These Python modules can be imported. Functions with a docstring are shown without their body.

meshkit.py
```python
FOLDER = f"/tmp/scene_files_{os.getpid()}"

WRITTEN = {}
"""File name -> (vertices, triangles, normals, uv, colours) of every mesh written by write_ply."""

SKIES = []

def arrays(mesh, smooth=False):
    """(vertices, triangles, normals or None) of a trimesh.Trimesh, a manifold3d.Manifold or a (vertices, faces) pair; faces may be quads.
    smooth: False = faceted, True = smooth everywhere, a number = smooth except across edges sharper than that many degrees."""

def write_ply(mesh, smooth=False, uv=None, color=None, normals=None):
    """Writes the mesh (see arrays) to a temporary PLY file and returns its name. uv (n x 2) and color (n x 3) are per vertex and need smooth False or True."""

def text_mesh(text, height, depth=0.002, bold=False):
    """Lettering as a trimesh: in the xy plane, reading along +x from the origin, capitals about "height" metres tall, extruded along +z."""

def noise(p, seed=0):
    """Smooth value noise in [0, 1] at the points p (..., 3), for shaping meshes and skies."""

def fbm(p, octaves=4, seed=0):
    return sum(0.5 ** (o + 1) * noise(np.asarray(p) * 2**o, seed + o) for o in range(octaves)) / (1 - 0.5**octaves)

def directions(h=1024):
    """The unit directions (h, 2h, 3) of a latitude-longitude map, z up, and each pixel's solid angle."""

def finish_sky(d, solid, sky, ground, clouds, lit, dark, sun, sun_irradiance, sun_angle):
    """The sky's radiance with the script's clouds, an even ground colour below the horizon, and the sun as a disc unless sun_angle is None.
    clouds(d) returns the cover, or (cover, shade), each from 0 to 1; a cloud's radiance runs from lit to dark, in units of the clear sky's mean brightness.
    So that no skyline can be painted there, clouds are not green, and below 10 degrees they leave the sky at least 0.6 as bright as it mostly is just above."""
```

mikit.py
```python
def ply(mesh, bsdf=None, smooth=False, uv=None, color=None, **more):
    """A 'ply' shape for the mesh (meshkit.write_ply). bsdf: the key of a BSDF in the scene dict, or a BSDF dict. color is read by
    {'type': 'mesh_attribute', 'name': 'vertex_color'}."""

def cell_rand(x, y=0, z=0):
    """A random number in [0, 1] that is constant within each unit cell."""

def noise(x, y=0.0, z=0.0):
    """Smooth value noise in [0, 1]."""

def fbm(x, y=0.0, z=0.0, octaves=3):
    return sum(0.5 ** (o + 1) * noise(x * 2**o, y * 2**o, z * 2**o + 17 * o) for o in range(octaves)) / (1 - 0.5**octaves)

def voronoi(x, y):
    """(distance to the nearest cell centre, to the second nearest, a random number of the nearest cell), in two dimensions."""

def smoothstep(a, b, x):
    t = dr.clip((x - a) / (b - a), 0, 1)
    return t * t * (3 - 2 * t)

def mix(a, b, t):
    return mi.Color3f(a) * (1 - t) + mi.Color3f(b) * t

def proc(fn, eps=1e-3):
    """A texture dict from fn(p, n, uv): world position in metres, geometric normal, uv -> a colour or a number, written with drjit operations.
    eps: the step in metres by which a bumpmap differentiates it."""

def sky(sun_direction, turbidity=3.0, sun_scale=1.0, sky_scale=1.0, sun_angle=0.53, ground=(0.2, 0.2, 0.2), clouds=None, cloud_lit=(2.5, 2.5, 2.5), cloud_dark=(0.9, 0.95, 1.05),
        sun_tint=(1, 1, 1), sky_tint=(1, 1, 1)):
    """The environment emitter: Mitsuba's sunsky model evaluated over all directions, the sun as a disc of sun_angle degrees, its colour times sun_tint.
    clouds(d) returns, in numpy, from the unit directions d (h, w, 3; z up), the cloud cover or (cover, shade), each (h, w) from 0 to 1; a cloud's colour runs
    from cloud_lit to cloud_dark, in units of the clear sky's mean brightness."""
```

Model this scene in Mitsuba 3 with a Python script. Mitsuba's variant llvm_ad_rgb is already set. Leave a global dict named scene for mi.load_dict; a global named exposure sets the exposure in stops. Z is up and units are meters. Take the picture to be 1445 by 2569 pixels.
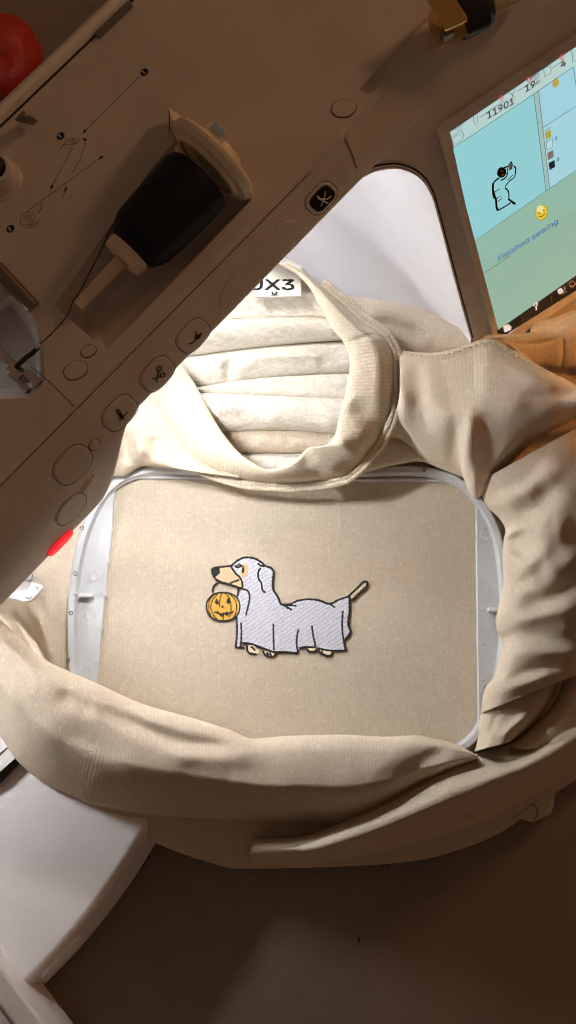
import math
import numpy as np, trimesh, manifold3d as m3, mitsuba as mi, drjit as dr
import shapely, shapely.geometry as sg
import mikit, meshkit
from mikit import proc, noise, fbm, smoothstep, mix
T = mi.ScalarTransform4f
scene, labels = {}, {}

# ------------------------------------------------------------------ camera, light, exposure
W, H, D = 1445.0, 2569.0, 0.55
TILT = math.radians(10)
FPX = 5280 * D
FW = np.array([0, math.sin(TILT), -math.cos(TILT)])
UP = np.array([0, math.cos(TILT), math.sin(TILT)])
EYE = -D * FW
scene['camera'] = {'type': 'perspective', 'fov': 2 * math.degrees(math.atan(H / 2 / FPX)), 'fov_axis': 'y', 'near_clip': 0.01, 'far_clip': 20.0,
                   'to_world': T().look_at(origin=EYE.tolist(), target=[0, 0, 0], up=UP.tolist())}
exposure = 0.0
LED = np.array([1.0, 0.99, 0.98])
LAMP_THROAT, LAMP_LIP, LAMP_HEAD, LAMP_NEEDLE, SCREEN = .052, .072, .054, .00016, 1.0     # radiance times area of the machine's three work lamps
# the room: dim and warm, with a ceiling lamp to the right
scene['room_glow'] = {'type': 'constant', 'radiance': {'type': 'rgb', 'value': [0.090, 0.0510, 0.0310]}}
scene['ceiling_lamp'] = {'type': 'sphere', 'center': [0.62, 0.56, 0.58], 'radius': 0.06,
                         'emitter': {'type': 'area', 'radiance': {'type': 'rgb', 'value': [31.0, 15.8, 7.2]}}}
labels['ceiling_lamp'] = {'label': 'warm globe lamp glowing out of frame to the right of the machine', 'category': 'lamp'}


# ------------------------------------------------------------------ helpers
def A(*a): return np.asarray(a, float)


def nrm(v): v = np.asarray(v, float); return v / np.linalg.norm(v)


def rays(x, y):
    x, y = np.broadcast_arrays(np.asarray(x, float), np.asarray(y, float))
    return FW + ((x - W / 2) / FPX)[..., None] * A(1, 0, 0) - ((y - H / 2) / FPX)[..., None] * UP


def P(x, y, z=0.0):                      # the point at height z that the photograph shows at (x, y)
    x, y, z = np.broadcast_arrays(np.asarray(x, float), np.asarray(y, float), np.asarray(z, float))
    d = rays(x, y)
    return EYE + d * ((z - EYE[2]) / d[..., 2])[..., None]


def PL(x, y, o, n):                      # the same on a plane through o with normal n
    d = rays(x, y)
    return EYE + d * (((np.asarray(o) - EYE) @ n) / (d @ n))[..., None]


def spline(pts, n, closed=False):
    """n points along a smooth curve through pts (any dimension), spaced by chord length."""
    from scipy.interpolate import PchipInterpolator, CubicSpline
    p = np.asarray(pts, float)
    if closed:
        p = np.vstack([p, p[:1]])
    t = np.r_[0, np.cumsum(np.maximum(np.linalg.norm(np.diff(p[:, :2], axis=0), axis=1), 1e-9) ** .75)]
    if closed:
        return CubicSpline(t, p, bc_type='periodic')(np.linspace(0, t[-1], n, endpoint=False))
    return PchipInterpolator(t, p)(np.linspace(0, t[-1], n))


def index_curve(pts, n):
    from scipy.interpolate import PchipInterpolator
    p = np.asarray(pts, float)
    return PchipInterpolator(np.arange(len(p)), p)(np.linspace(0, len(p) - 1, n))


def add(key, mesh, bsdf, smooth=False, label=None, cat=None, group=None, kind=None, **more):
    k, i = key, 0
    while k in scene:
        i += 1
        k = f'{key}_{i:03d}'
    scene[k] = mikit.ply(mesh, bsdf, smooth, **more)
    info = {a: b for a, b in (('label', label), ('category', cat), ('group', group), ('kind', kind)) if b}
    if info:
        labels[k] = info
    return k


def cat(meshes):
    vs, fs, at = [], [], 0
    for m in meshes:
        v, f = (np.asarray(m.vertices), np.asarray(m.faces)) if hasattr(m, 'vertices') else m
        vs.append(v); fs.append(np.asarray(f) + at); at += len(v)
    return trimesh.Trimesh(np.vstack(vs), np.vstack(fs), process=False)


def tube(pts, r, sides=8, closed=False, flat=1.0, n=None):
    """A tube along 3-D points; with n (surface normal) and flat < 1 a flattened cord."""
    p = np.asarray(pts, float)
    k = len(p)
    t = (np.roll(p, -1, 0) - np.roll(p, 1, 0)) if closed else np.gradient(p, axis=0)
    t /= np.linalg.norm(t, axis=1, keepdims=True) + 1e-12
    ref = np.tile(np.asarray(n, float) if n is not None else (A(0, 0, 1) if np.abs(t[:, 2]).max() < .95 else A(1, .3, 0)), (k, 1))
    a = np.cross(t, ref); a /= np.linalg.norm(a, axis=1, keepdims=True) + 1e-12
    b = np.cross(a, t)
    ang = np.arange(sides) * 2 * np.pi / sides
    r = np.broadcast_to(r, (k,))[:, None, None]
    v = p[:, None] + r * (np.cos(ang)[None, :, None] * a[:, None] + flat * np.sin(ang)[None, :, None] * b[:, None])
    f = []
    K = k if closed else k - 1
    i, j = np.meshgrid(np.arange(K), np.arange(sides), indexing='ij')
    i2, j2 = (i + 1) % k, (j + 1) % sides
    q = np.stack([i * sides + j, i * sides + j2, i2 * sides + j2, i2 * sides + j], -1).reshape(-1, 4)
    f = np.vstack([q[:, [0, 1, 2]], q[:, [0, 2, 3]]])
    v = v.reshape(-1, 3)
    if not closed:
        v = np.vstack([v, p[0], p[-1]])
        c0, c1 = len(v) - 2, len(v) - 1
        jj = np.arange(sides)
        f = np.vstack([f, np.stack([np.full(sides, c0), (jj + 1) % sides, jj], 1), np.stack([np.full(sides, c1), (k - 1) * sides + jj, (k - 1) * sides + (jj + 1) % sides], 1)])
    m = trimesh.Trimesh(v, f[:, ::-1] if False else f, process=False)
    return m


def slab(loop, n, h, bevel=0.0):
    """A plate: star-shaped loop of 3-D points raised by h along n, its top edge bevelled."""
    b = np.asarray(loop, float); c = b.mean(0); n = nrm(n); k = len(b)
    rings = [b - n * 0.0006, b + n * max(h - bevel, h * .3)]
    if bevel > 0:
        for s in (.5, 1.0):
            inw = nrm_rows(c - b)
            rings.append(b + n * (h - bevel + bevel * math.sin(s * math.pi / 2)) + inw * bevel * (1 - math.cos(s * math.pi / 2)))
    v = np.vstack(rings + [c[None] + n * h])
    f = []
    j = np.arange(k); j2 = (j + 1) % k
    for q in range(len(rings) - 1):
        a0, a1 = q * k, (q + 1) * k
        f += [np.stack([a0 + j, a0 + j2, a1 + j2], 1), np.stack([a0 + j, a1 + j2, a1 + j], 1)]
    f.append(np.stack([(len(rings) - 1) * k + j, (len(rings) - 1) * k + j2, np.full(k, len(v) - 1)], 1))
    m = trimesh.Trimesh(v, np.vstack(f), process=False)
    fn = m.face_normals[-k:].mean(0)
    if fn @ n < 0:
        m.faces = m.faces[:, ::-1]
    return m


def nrm_rows(a): return a / (np.linalg.norm(a, axis=1, keepdims=True) + 1e-12)


def lathe(profile, o, axis, n=48, ref=None):
    ax = nrm(axis)
    e1 = np.cross(ax, ref if ref is not None else (A(0, 0, 1) if abs(ax[2]) < .9 else A(1, 0, 0))); e1 = nrm(e1); e2 = np.cross(ax, e1)
    pr = np.asarray(profile, float); ang = np.arange(n) * 2 * np.pi / n
    v = (np.asarray(o) + pr[:, None, :1] * ax + pr[:, None, 1:] * (np.cos(ang)[None, :, None] * e1 + np.sin(ang)[None, :, None] * e2)).reshape(-1, 3)
    i, j = np.meshgrid(np.arange(len(pr) - 1), np.arange(n), indexing='ij'); j2 = (j + 1) % n
    q = np.stack([i * n + j, (i + 1) * n + j, (i + 1) * n + j2, i * n + j2], -1).reshape(-1, 4)
    m = trimesh.Trimesh(v, np.vstack([q[:, [0, 1, 2]], q[:, [0, 2, 3]]]), process=False)
    if m.volume < 0:
        m.faces = m.faces[:, ::-1]
    return m


def box(c, ax, half, r=0.0):
    """A box with rounded edges at c, its axes the rows of ax."""
    hx, hy, hz = half
    if r > 0:
        s = m3.Manifold.sphere(r, 16)
        m = m3.Manifold.batch_hull([s.translate((sx * (hx - r), sy * (hy - r), sz * (hz - r))) for sx in (-1, 1) for sy in (-1, 1) for sz in (-1, 1)]).to_mesh()
        v, f = np.array(m.vert_properties[:, :3], float), np.array(m.tri_verts)
    else:
        b = trimesh.creation.box([2 * hx, 2 * hy, 2 * hz]); v, f = np.array(b.vertices), np.array(b.faces)
    ax = np.asarray(ax, float)
    if np.linalg.det(ax) < 0:
        f = f[:, ::-1]
    return trimesh.Trimesh(v @ ax + np.asarray(c), f, process=False)


def solid(v, f):
    m = m3.Manifold(m3.Mesh(np.asarray(v, np.float32), np.asarray(f, np.uint32)))
    if m.volume() < 0:
        m = m3.Manifold(m3.Mesh(np.asarray(v, np.float32), np.asarray(f, np.uint32)[:, ::-1]))
    return m


def hull(pts): return m3.Manifold.hull_points(np.asarray(pts, np.float64))


def flat_text(text, height, o, xd, n, bold=False, depth=0.00012):
    m = meshkit.text_mesh(text, height, depth, bold)
    xd = nrm(xd); n = nrm(n); yd = np.cross(n, xd)
    return trimesh.Trimesh(np.asarray(o) + np.asarray(m.vertices) @ np.stack([xd, yd, n]), m.faces, process=False)


def polyline_dist(X, Y, line):
    """Distance in px from (X, Y) to a polyline, and the place along it from 0 to 1."""
    p = np.asarray(line, float)
    seg = np.linalg.norm(np.diff(p, axis=0), axis=1); cum = np.r_[0, np.cumsum(seg)]
    best = np.full(X.shape, 1e9); where = np.zeros(X.shape)
    for k in range(len(p) - 1):
        d = p[k + 1] - p[k]
        t = np.clip(((X - p[k, 0]) * d[0] + (Y - p[k, 1]) * d[1]) / (d @ d + 1e-9), 0, 1)
        dd = np.hypot(X - p[k, 0] - t * d[0], Y - p[k, 1] - t * d[1])
        m = dd < best
        best = np.where(m, dd, best); where = np.where(m, (cum[k] + t * seg[k]) / cum[-1], where)
    return best, where


def smooth01(t): t = np.clip(t, 0, 1); return t * t * (3 - 2 * t)


def folds(X, Y, creases):
    z = np.zeros(X.shape)
    for line, w, amp in creases:
        sm = spline(line, 24) if len(line) > 2 else np.asarray(line, float)
        d, s = polyline_dist(X, Y, sm)
        z += amp * np.exp(-(d / w) ** 2) * smooth01(np.minimum(s, 1 - s) * 3.0)
    return z


def lumps(X, Y, size, amp, seed):
    return amp * (meshkit.fbm(np.stack([X / size, Y / size, X * 0 + seed * 3.7], -1), 3, seed) - .5) * 2


def loft(guides, N=180, M=56, round_=0.0, power=2.2, creases=(), lump=((110, .0010), (34, .0002)), seed=1, wale='t', under=(.004, .012), skew=1.0):
    """Cloth through guide curves: guides = [(points in the photo, heights), ...] from one edge to the other; both edges turn under."""
    from scipy.interpolate import PchipInterpolator
    rows = []
    for pts, z in guides:
        pts = np.asarray(pts, float)
        z = np.broadcast_to(np.asarray(z, float), (len(pts),)) if np.ndim(z) == 0 else np.interp(np.linspace(0, 1, len(pts)), np.linspace(0, 1, len(z)), z)
        rows.append(index_curve(np.c_[pts, z], N))
    G = np.stack(rows)                                             # guides, N, 3
    t = (1 - np.cos(np.linspace(0, np.pi, M))) / 2
    g = PchipInterpolator(np.linspace(0, 1, len(G)), G, axis=0)(t)   # M, N, 3
    X, Y, Z = g[..., 0], g[..., 1], g[..., 2].copy()
    dome = np.maximum(1 - np.abs(2 * t ** skew - 1) ** power, 0) ** (1 / power)
    Z += (np.broadcast_to(np.asarray(round_, float), (N,)) if np.ndim(round_) == 0 else np.interp(np.linspace(0, 1, N), np.linspace(0, 1, len(round_)), round_))[None] * dome[:, None]
    edge = np.minimum(t, 1 - t); soft = np.clip(edge / .08, 0, 1)[:, None]
    Z += folds(X, Y, creases) * (0.35 + .65 * soft)
    for k, (size, amp) in enumerate(lump):
        Z += lumps(X, Y, size, amp, seed + k) * (.3 + .7 * soft)
    Pt = P(X, Y, Z)
    if under:
        d1, d2 = under
        top = [P(X[0] + (X[3] - X[0]) * .6, Y[0] + (Y[3] - Y[0]) * .6, Z[0] - d2)[None], P(X[0], Y[0], Z[0] - d1)[None]]
        bot = [P(X[-1], Y[-1], Z[-1] - d1)[None], P(X[-1] + (X[-4] - X[-1]) * .6, Y[-1] + (Y[-4] - Y[-1]) * .6, Z[-1] - d2)[None]]
        Pt = np.concatenate(top + [Pt] + bot)
    m, n = Pt.shape[:2]
    mid = Pt[m // 2]
    us = np.r_[0, np.cumsum(np.linalg.norm(np.diff(mid, axis=0), axis=1))]
    vs = np.r_[0, np.cumsum(np.median(np.linalg.norm(np.diff(Pt, axis=0), axis=2), axis=1))]
    uu, vv = np.meshgrid(us, vs)
    uv = np.stack([uu, vv] if wale == 't' else [vv, uu], -1).reshape(-1, 2) + seed * .0137
    i, j = np.meshgrid(np.arange(m - 1), np.arange(n - 1), indexing='ij')
    q = np.stack([i * n + j, i * n + j + 1, (i + 1) * n + j + 1, (i + 1) * n + j], -1).reshape(-1, 4)
    f = np.vstack([q[:, [0, 1, 2]], q[:, [0, 2, 3]]])
    v = Pt.reshape(-1, 3)
    fn = np.cross(v[f[:, 1]] - v[f[:, 0]], v[f[:, 2]] - v[f[:, 0]]).sum(0)
    if fn[2] < 0:
        f = f[:, ::-1]
    return trimesh.Trimesh(v, f, process=False), uv


# ------------------------------------------------------------------ materials
def rgb(*c): return {'type': 'rgb', 'value': list(map(float, c))}


def bumped(b, fn, eps, scale=1.0):
    return {'type': 'twosided', 'inner': {'type': 'bumpmap', 'height': proc(fn, eps), 'scale': scale, 'b': b}}


def plastic(color, rough=.25, spec=.5):
    return {'type': 'twosided', 'b': {'type': 'principled', 'base_color': color if isinstance(color, dict) else rgb(*color), 'roughness': rough, 'specular': spec}}


def shell_color(p, n, uv):               # white plastic with faint handling marks
    s = fbm(p.x * 60, p.y * 60, p.z * 60, 3)
    return mix((.60, .565, .53), (.65, .62, .585), smoothstep(.35, .65, s))


def shell_rough(p, n, uv):
    return .30 + .16 * fbm(p.x * 130 + 5, p.y * 130, p.z * 130, 3)


def shell_bump(p, n, uv):
    return .00002 * noise(p.x * 1900, p.y * 1900, p.z * 1900)


scene['white_shell'] = bumped({'type': 'principled', 'base_color': proc(shell_color), 'roughness': proc(shell_rough), 'specular': .5}, shell_bump, 2e-4)
scene['glossy_white'] = plastic((.80, .79, .81), .30)
scene['pale_blue'] = plastic((.42, .58, .74), .2)
scene['wall_white'] = plastic((.58, .57, .60), .5, .35)
scene['cream_plastic'] = plastic((.80, .70, .54), .35)
scene['hoop_grey'] = plastic((.50, .52, .545), .36)
scene['hoop_mark'] = plastic((.57, .59, .615), .4)
scene['lid_white'] = plastic((.86, .85, .84), .25)
scene['groove_dark'] = plastic((.035, .030, .028), .6, .2)
scene['groove_brown'] = plastic((.10, .085, .07), .6, .2)
scene['black_print'] = plastic((.012, .012, .012), .6, .2)
scene['white_print'] = plastic((.7, .68, .64), .5, .2)
scene['black_plastic'] = plastic((.012, .012, .014), .3)
scene['grey_plastic'] = plastic((.16, .15, .14), .45)
scene['clear_plastic'] = {'type': 'principled', 'base_color': rgb(.75, .85, .95), 'roughness': .15, 'spec_trans': .6, 'specular': .5}
scene['steel'] = {'type': 'twosided', 'b': {'type': 'roughconductor', 'material': 'Cr', 'alpha': .16}}
scene['dark_steel'] = {'type': 'twosided', 'b': {'type': 'principled', 'base_color': rgb(.25, .22, .19), 'metallic': 1.0, 'roughness': .3}}
scene['gold'] = {'type': 'twosided', 'b': {'type': 'principled', 'base_color': rgb(.80, .52, .20), 'metallic': 1.0, 'roughness': .2}}
scene['red_skin'] = plastic((.48, .030, .012), .42)
scene['cap_ring'] = plastic((.62, .50, .34), .4)


def thread_bump(p, n, uv):
    return .00008 * dr.abs(dr.sin((p.x * .70 + p.y * .71 + p.z * .12) * 5200)) + .00004 * noise(p.x * 2500, p.y * 2500, p.z * 2500)


scene['black_thread'] = bumped({'type': 'principled', 'base_color': rgb(.007, .011, .018), 'roughness': .5, 'specular': .22}, thread_bump, 5e-5)
PITCH = .00128


def knit_h(uv, pitch):
    x = uv.x / pitch + .22 * (fbm(uv.x * 260, uv.y * 260, 1.0, 2) - .5)
    y = uv.y / (pitch * .82)
    k = x - dr.floor(x)
    wale = dr.power(dr.abs(dr.sin(math.pi * x)) + 1e-4, .7)
    loop = dr.sin(2 * math.pi * (y + dr.abs(k - .5) * 1.1))
    return wale * .75 + loop * .16 + .30 * (noise(uv.x * 2600, uv.y * 2600) - .5)


def knit(pitch):                         # heathered yarn in ribs
    def bump(p, n, uv): return .00020 * knit_h(uv, pitch) + .00016 * fbm(uv.x * 700, uv.y * 700, 3.0, 3)

    def color(p, n, uv):
        h = dr.clip(knit_h(uv, pitch), -.2, 1.2)
        s = fbm(uv.x * 900, uv.y * 900, 7.0, 3)
        c = mix((.49, .418, .325), (.622, .541, .435), dr.clip(h * .75 + .15, 0, 1))
        fl = smoothstep(.78, .9, noise(uv.x * 1300 + 9, uv.y * 1300))
        return mix(c, (.76, .70, .58), fl * .35) * (.92 + .16 * s)
    return bumped(cloth(proc(color)), bump, 8e-5)


def fleece_bump(p, n, uv):
    a = fbm(uv.x * 500 + 3 * noise(uv.x * 200, uv.y * 200), uv.y * 900, 0., 3)
    return .0005 * a + .0003 * noise(uv.x * 2500, uv.y * 2200)


def fleece_color(p, n, uv):
    s = fbm(uv.x * 600, uv.y * 900, 2., 3)
    return mix((.60, .56, .485), (.70, .665, .59), smoothstep(.25, .75, s))


cloth = lambda c: {'type': 'principled', 'base_color': c, 'roughness': .95, 'specular': .12, 'sheen': .35}
scene['knit'], scene['knit_fine'] = knit(.00142), knit(.00122)


def rib_h(uv):
    x = uv.x / .0017
    return dr.power(dr.abs(dr.sin(math.pi * x)) + 1e-4, .7)


def rib_bump(p, n, uv): return .00030 * rib_h(uv) + .00022 * fbm(uv.x * 800, uv.y * 800, 5., 3) + .00006 * noise(uv.x * 3200, uv.y * 3200)


def rib_color(p, n, uv):
    s = fbm(uv.x * 900, uv.y * 900, 11., 3)
    return mix((.54, .47, .36), (.63, .555, .435), rib_h(uv)) * (.86 + .28 * s)


scene['rib_knit'] = bumped(cloth(proc(rib_color)), rib_bump, 8e-5)
scene['fleece'] = bumped(cloth(proc(fleece_color)), fleece_bump, 1.2e-4)


def satin(col, col2, freq, ax, ay, band=0.0):                      # stitches run along (ax, ay)
    def bump(p, n, uv):
        w = p.x * ax + p.y * ay
        return .00016 * dr.abs(dr.sin(w * freq)) + .00005 * noise(p.x * 3000, p.y * 3000)

    def color(p, n, uv):
        w = p.x * ax + p.y * ay
        g = dr.abs(dr.sin(w * freq))
        if band:
            l = p.x * -ay + p.y * ax
            g = g * .3 + .7 * smoothstep(.1, .6, dr.abs(dr.sin(l * band + 1.5 * noise(p.x * 900, p.y * 900))))
        return mix(col2, col, dr.clip(g * .8 + .3 * noise(p.x * 2200, p.y * 2200), 0, 1))
    return bumped({'type': 'principled', 'base_color': proc(color), 'roughness': .42, 'specular': .4, 'sheen': .2}, bump, 6e-5)


scene['white_stitch'] = satin((.68, .70, .79), (.31, .33, .41), 4200, .82, .57, 1850)
scene['tan_stitch'] = satin((.80, .58, .37), (.58, .38, .22), 4600, .6, .8)
scene['cream_stitch'] = satin((.85, .76, .55), (.62, .52, .34), 4600, .7, -.7)
scene['orange_stitch'] = satin((.82, .46, .09), (.58, .29, .045), 4600, .75, .65)
scene['black_stitch'] = satin((.022, .024, .027), (.010, .011, .013), 5200, .5, .85)


def table_color(p, n, uv):
    s = fbm(p.x * 9, p.y * 9, 0., 4)
    g = fbm(p.x * 160, p.y * 160, 0., 2)
    return mix((.235, .19, .155), (.275, .225, .185), smoothstep(.3, .7, s)) * (.95 + .1 * g)


scene['table_top'] = bumped({'type': 'principled', 'base_color': proc(table_color), 'roughness': .75, 'specular': .2}, lambda p, n, uv: .00006 * fbm(p.x * 900, p.y * 900, 0., 2), 3e-4)

# ------------------------------------------------------------------ the table
TZ = -.046
add('table', (np.array([[-1.2, -1.0, TZ], [1.2, -1.0, TZ], [1.2, 1.2, TZ], [-1.2, 1.2, TZ]]), np.array([[0, 1, 2], [0, 2, 3]])), 'table_top', kind='structure')

# ------------------------------------------------------------------ embroidery machine
MK = 'embroidery_machine'
labels[MK] = {'label': 'white embroidery machine with its lid open, buttons along the arm and a lit touch screen', 'category': 'sewing machine'}
TOPZ = .155
O = P(435, 765, TOPZ)
U = nrm(O - P(0, 1205, TOPZ)); V = A(U[1], -U[0], 0); Zv = A(0, 0, 1)
AX = np.stack([U, V, Zv])


def arm(u, v, z): return O * A(1, 1, 0) + np.multiply.outer(np.asarray(u, float) * .001, U) + np.multiply.outer(np.asarray(v, float) * .001, V) + np.multiply.outer(np.asarray(z, float) * .001, Zv)


# the arm and the head: one shell, lofted along the arm
def vfront(z): return 1.2 + 21 * (1 - np.exp(-(152.5 - z) / 20))


us = np.r_[np.linspace(-260, -75, 20), np.linspace(-72, -25, 40), np.linspace(-20, 135, 24)]
rings = []
for u in us:
    k = min(max((-35 - u) / 34, 0), 1); k = k * k * (3 - 2 * k)
    zl = 138.6 * (1 - k) + 111.5 * k                              # where the front turns under
    zb = 114 * (1 - k) + 86 * k
    r = 2.6 + 1.8 * k
    prof = [(-93, 155), (-60, 155), (-30, 155), (-1.6, 155), (-.5, 154.8), (.5, 154.1)] + [(vfront(z), z) for z in np.linspace(152.5, zl, 12)]
    v0 = vfront(zl)
    for a in np.linspace(.2, 1, 6) * math.pi * .62:
        prof.append((v0 - r * (1 - math.cos(a)) + .5 * math.sin(a), zl - r * math.sin(a)))
    prof += [(v0 - 5, zl - 6), (-2 - 4 * k, zb), (-40, zb), (-70, zb), (-93, zb + 2)]
    rings.append([arm(u, v, z) for v, z in prof])
R = np.array(rings); n_, k_ = R.shape[:2]
v = R.reshape(-1, 3); i, j = np.meshgrid(np.arange(n_ - 1), np.arange(k_), indexing='ij'); j2 = (j + 1) % k_
q = np.stack([i * k_ + j, i * k_ + j2, (i + 1) * k_ + j2, (i + 1) * k_ + j], -1).reshape(-1, 4)
f = np.vstack([q[:, [0, 1, 2]], q[:, [0, 2, 3]]])
v = np.vstack([v, R[0].mean(0), R[-1].mean(0)])
jj = np.arange(k_)
f = np.vstack([f, np.stack([np.full(k_, len(v) - 2), (jj + 1) % k_, jj], 1), np.stack([np.full(k_, len(v) - 1), (n_ - 1) * k_ + jj, (n_ - 1) * k_ + (jj + 1) % k_], 1)])
shell = solid(v, f)

# the column: everything behind its sloping front, cut by the throat arch
CA = P(1020, 225, .150)
UC = nrm(P(1385, 0, .150) - CA); FC = A(UC[1], -UC[0], 0)
INC = math.radians(60)
NC = FC * math.sin(INC) + Zv * math.cos(INC); DC = FC * math.cos(INC) - Zv * math.sin(INC)
arch_px = [(880, 452), (905, 432), (935, 417), (970, 410), (1005, 410), (1040, 423), (1068, 447), (1088, 483), (1102, 530), (1118, 590), (1136, 660), (1155, 732), (1176, 808), (1186, 845)]
arch3 = spline(np.array([PL(x, y, CA, NC) for x, y in arch_px]), 60)
au, az = (arch3 - CA) @ UC, arch3[:, 2]
poly = [(au[0] - .03, TOPZ), (au[0] - .03, az[0])] + list(zip(au, az)) + [(au[-1] + .003, TZ + .002), (.36, TZ + .002), (.36, TOPZ)]
cs = m3.CrossSection([np.array(poly, np.float64)], m3.FillRule.NonZero)
ext = m3.Manifold.extrude(cs, .34).to_mesh()
w = np.array(ext.vert_properties[:, :3], float)
col = solid(CA * A(1, 1, 0) + w[:, :1] * UC + w[:, 1:2] * Zv + (w[:, 2:3] - .17) * FC, np.array(ext.tri_verts))
col = col.trim_by_plane((-NC).tolist(), float(-(CA @ NC)))
ch1, ch2 = P(1020, 178, TOPZ), P(1020, 229, .1495)
nch = nrm(np.cross(UC, ch2 - ch1)); nch = nch if nch[2] > 0 else -nch
col = col.trim_by_plane((-nch).tolist(), float(-(ch1 @ nch)))
# back: keep the machine as deep as its arm
col = col.trim_by_plane(V.tolist(), float((O - .093 * V) @ V))
shell = shell + col


def prism(px_top, px_bot, z1, z0):
    return hull(np.vstack([[P(x, y, z1) for x, y in px_top], [P(x, y, z0) for x, y in px_bot]]))


def grow(pts, k):
    p = np.array(pts, float); c = p.mean(0); return c + (p - c) * k


# spool well, groove on top of the column, thread slot at the head
well_top = [(632, 490), (262, 874), (118, 752), (250, 585), (420, 330), (455, 295)]
well = hull(np.vstack([[P(x, y, TOPZ + .004) for x, y in well_top],
                       [arm(a, b, 137) for a, b in [((P(632, 490, TOPZ) - O) @ U * 1e3 - 1, -8.2), ((P(265, 870, TOPZ) - O) @ U * 1e3 + 1, -8.2), (-22, -24), (44, -30)]]]))
shell = shell - well
gr = hull([P(x, y, TOPZ + .003) for x, y in [(893, 222), (925, 243), (1170, 75), (1260, 0), (1330, -60), (1160, -60), (1060, 55)]] + [P(x, y, TOPZ - .003) for x, y in [(905, 226), (922, 236), (1165, 72), (1250, 0), (1300, -50), (1170, -50), (1075, 60)]])
shell = shell - gr
slot = hull([P(x, y, TOPZ + .003) for x, y in [(-90, 830), (30, 735), (62, 758), (98, 812), (108, 850), (116, 955), (85, 1000), (-80, 1010)]] + [P(x, y, TOPZ - .026) for x, y in [(-80, 840), (25, 765), (75, 830), (85, 860), (92, 940), (60, 970), (-80, 980)]])
shell = shell - slot
add(MK + '__body', shell, 'white_shell', 28)


# things on the arm's curved front
NF = nrm(V + .9 * Zv)
ZS = np.linspace(100, 154, 400)


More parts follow.
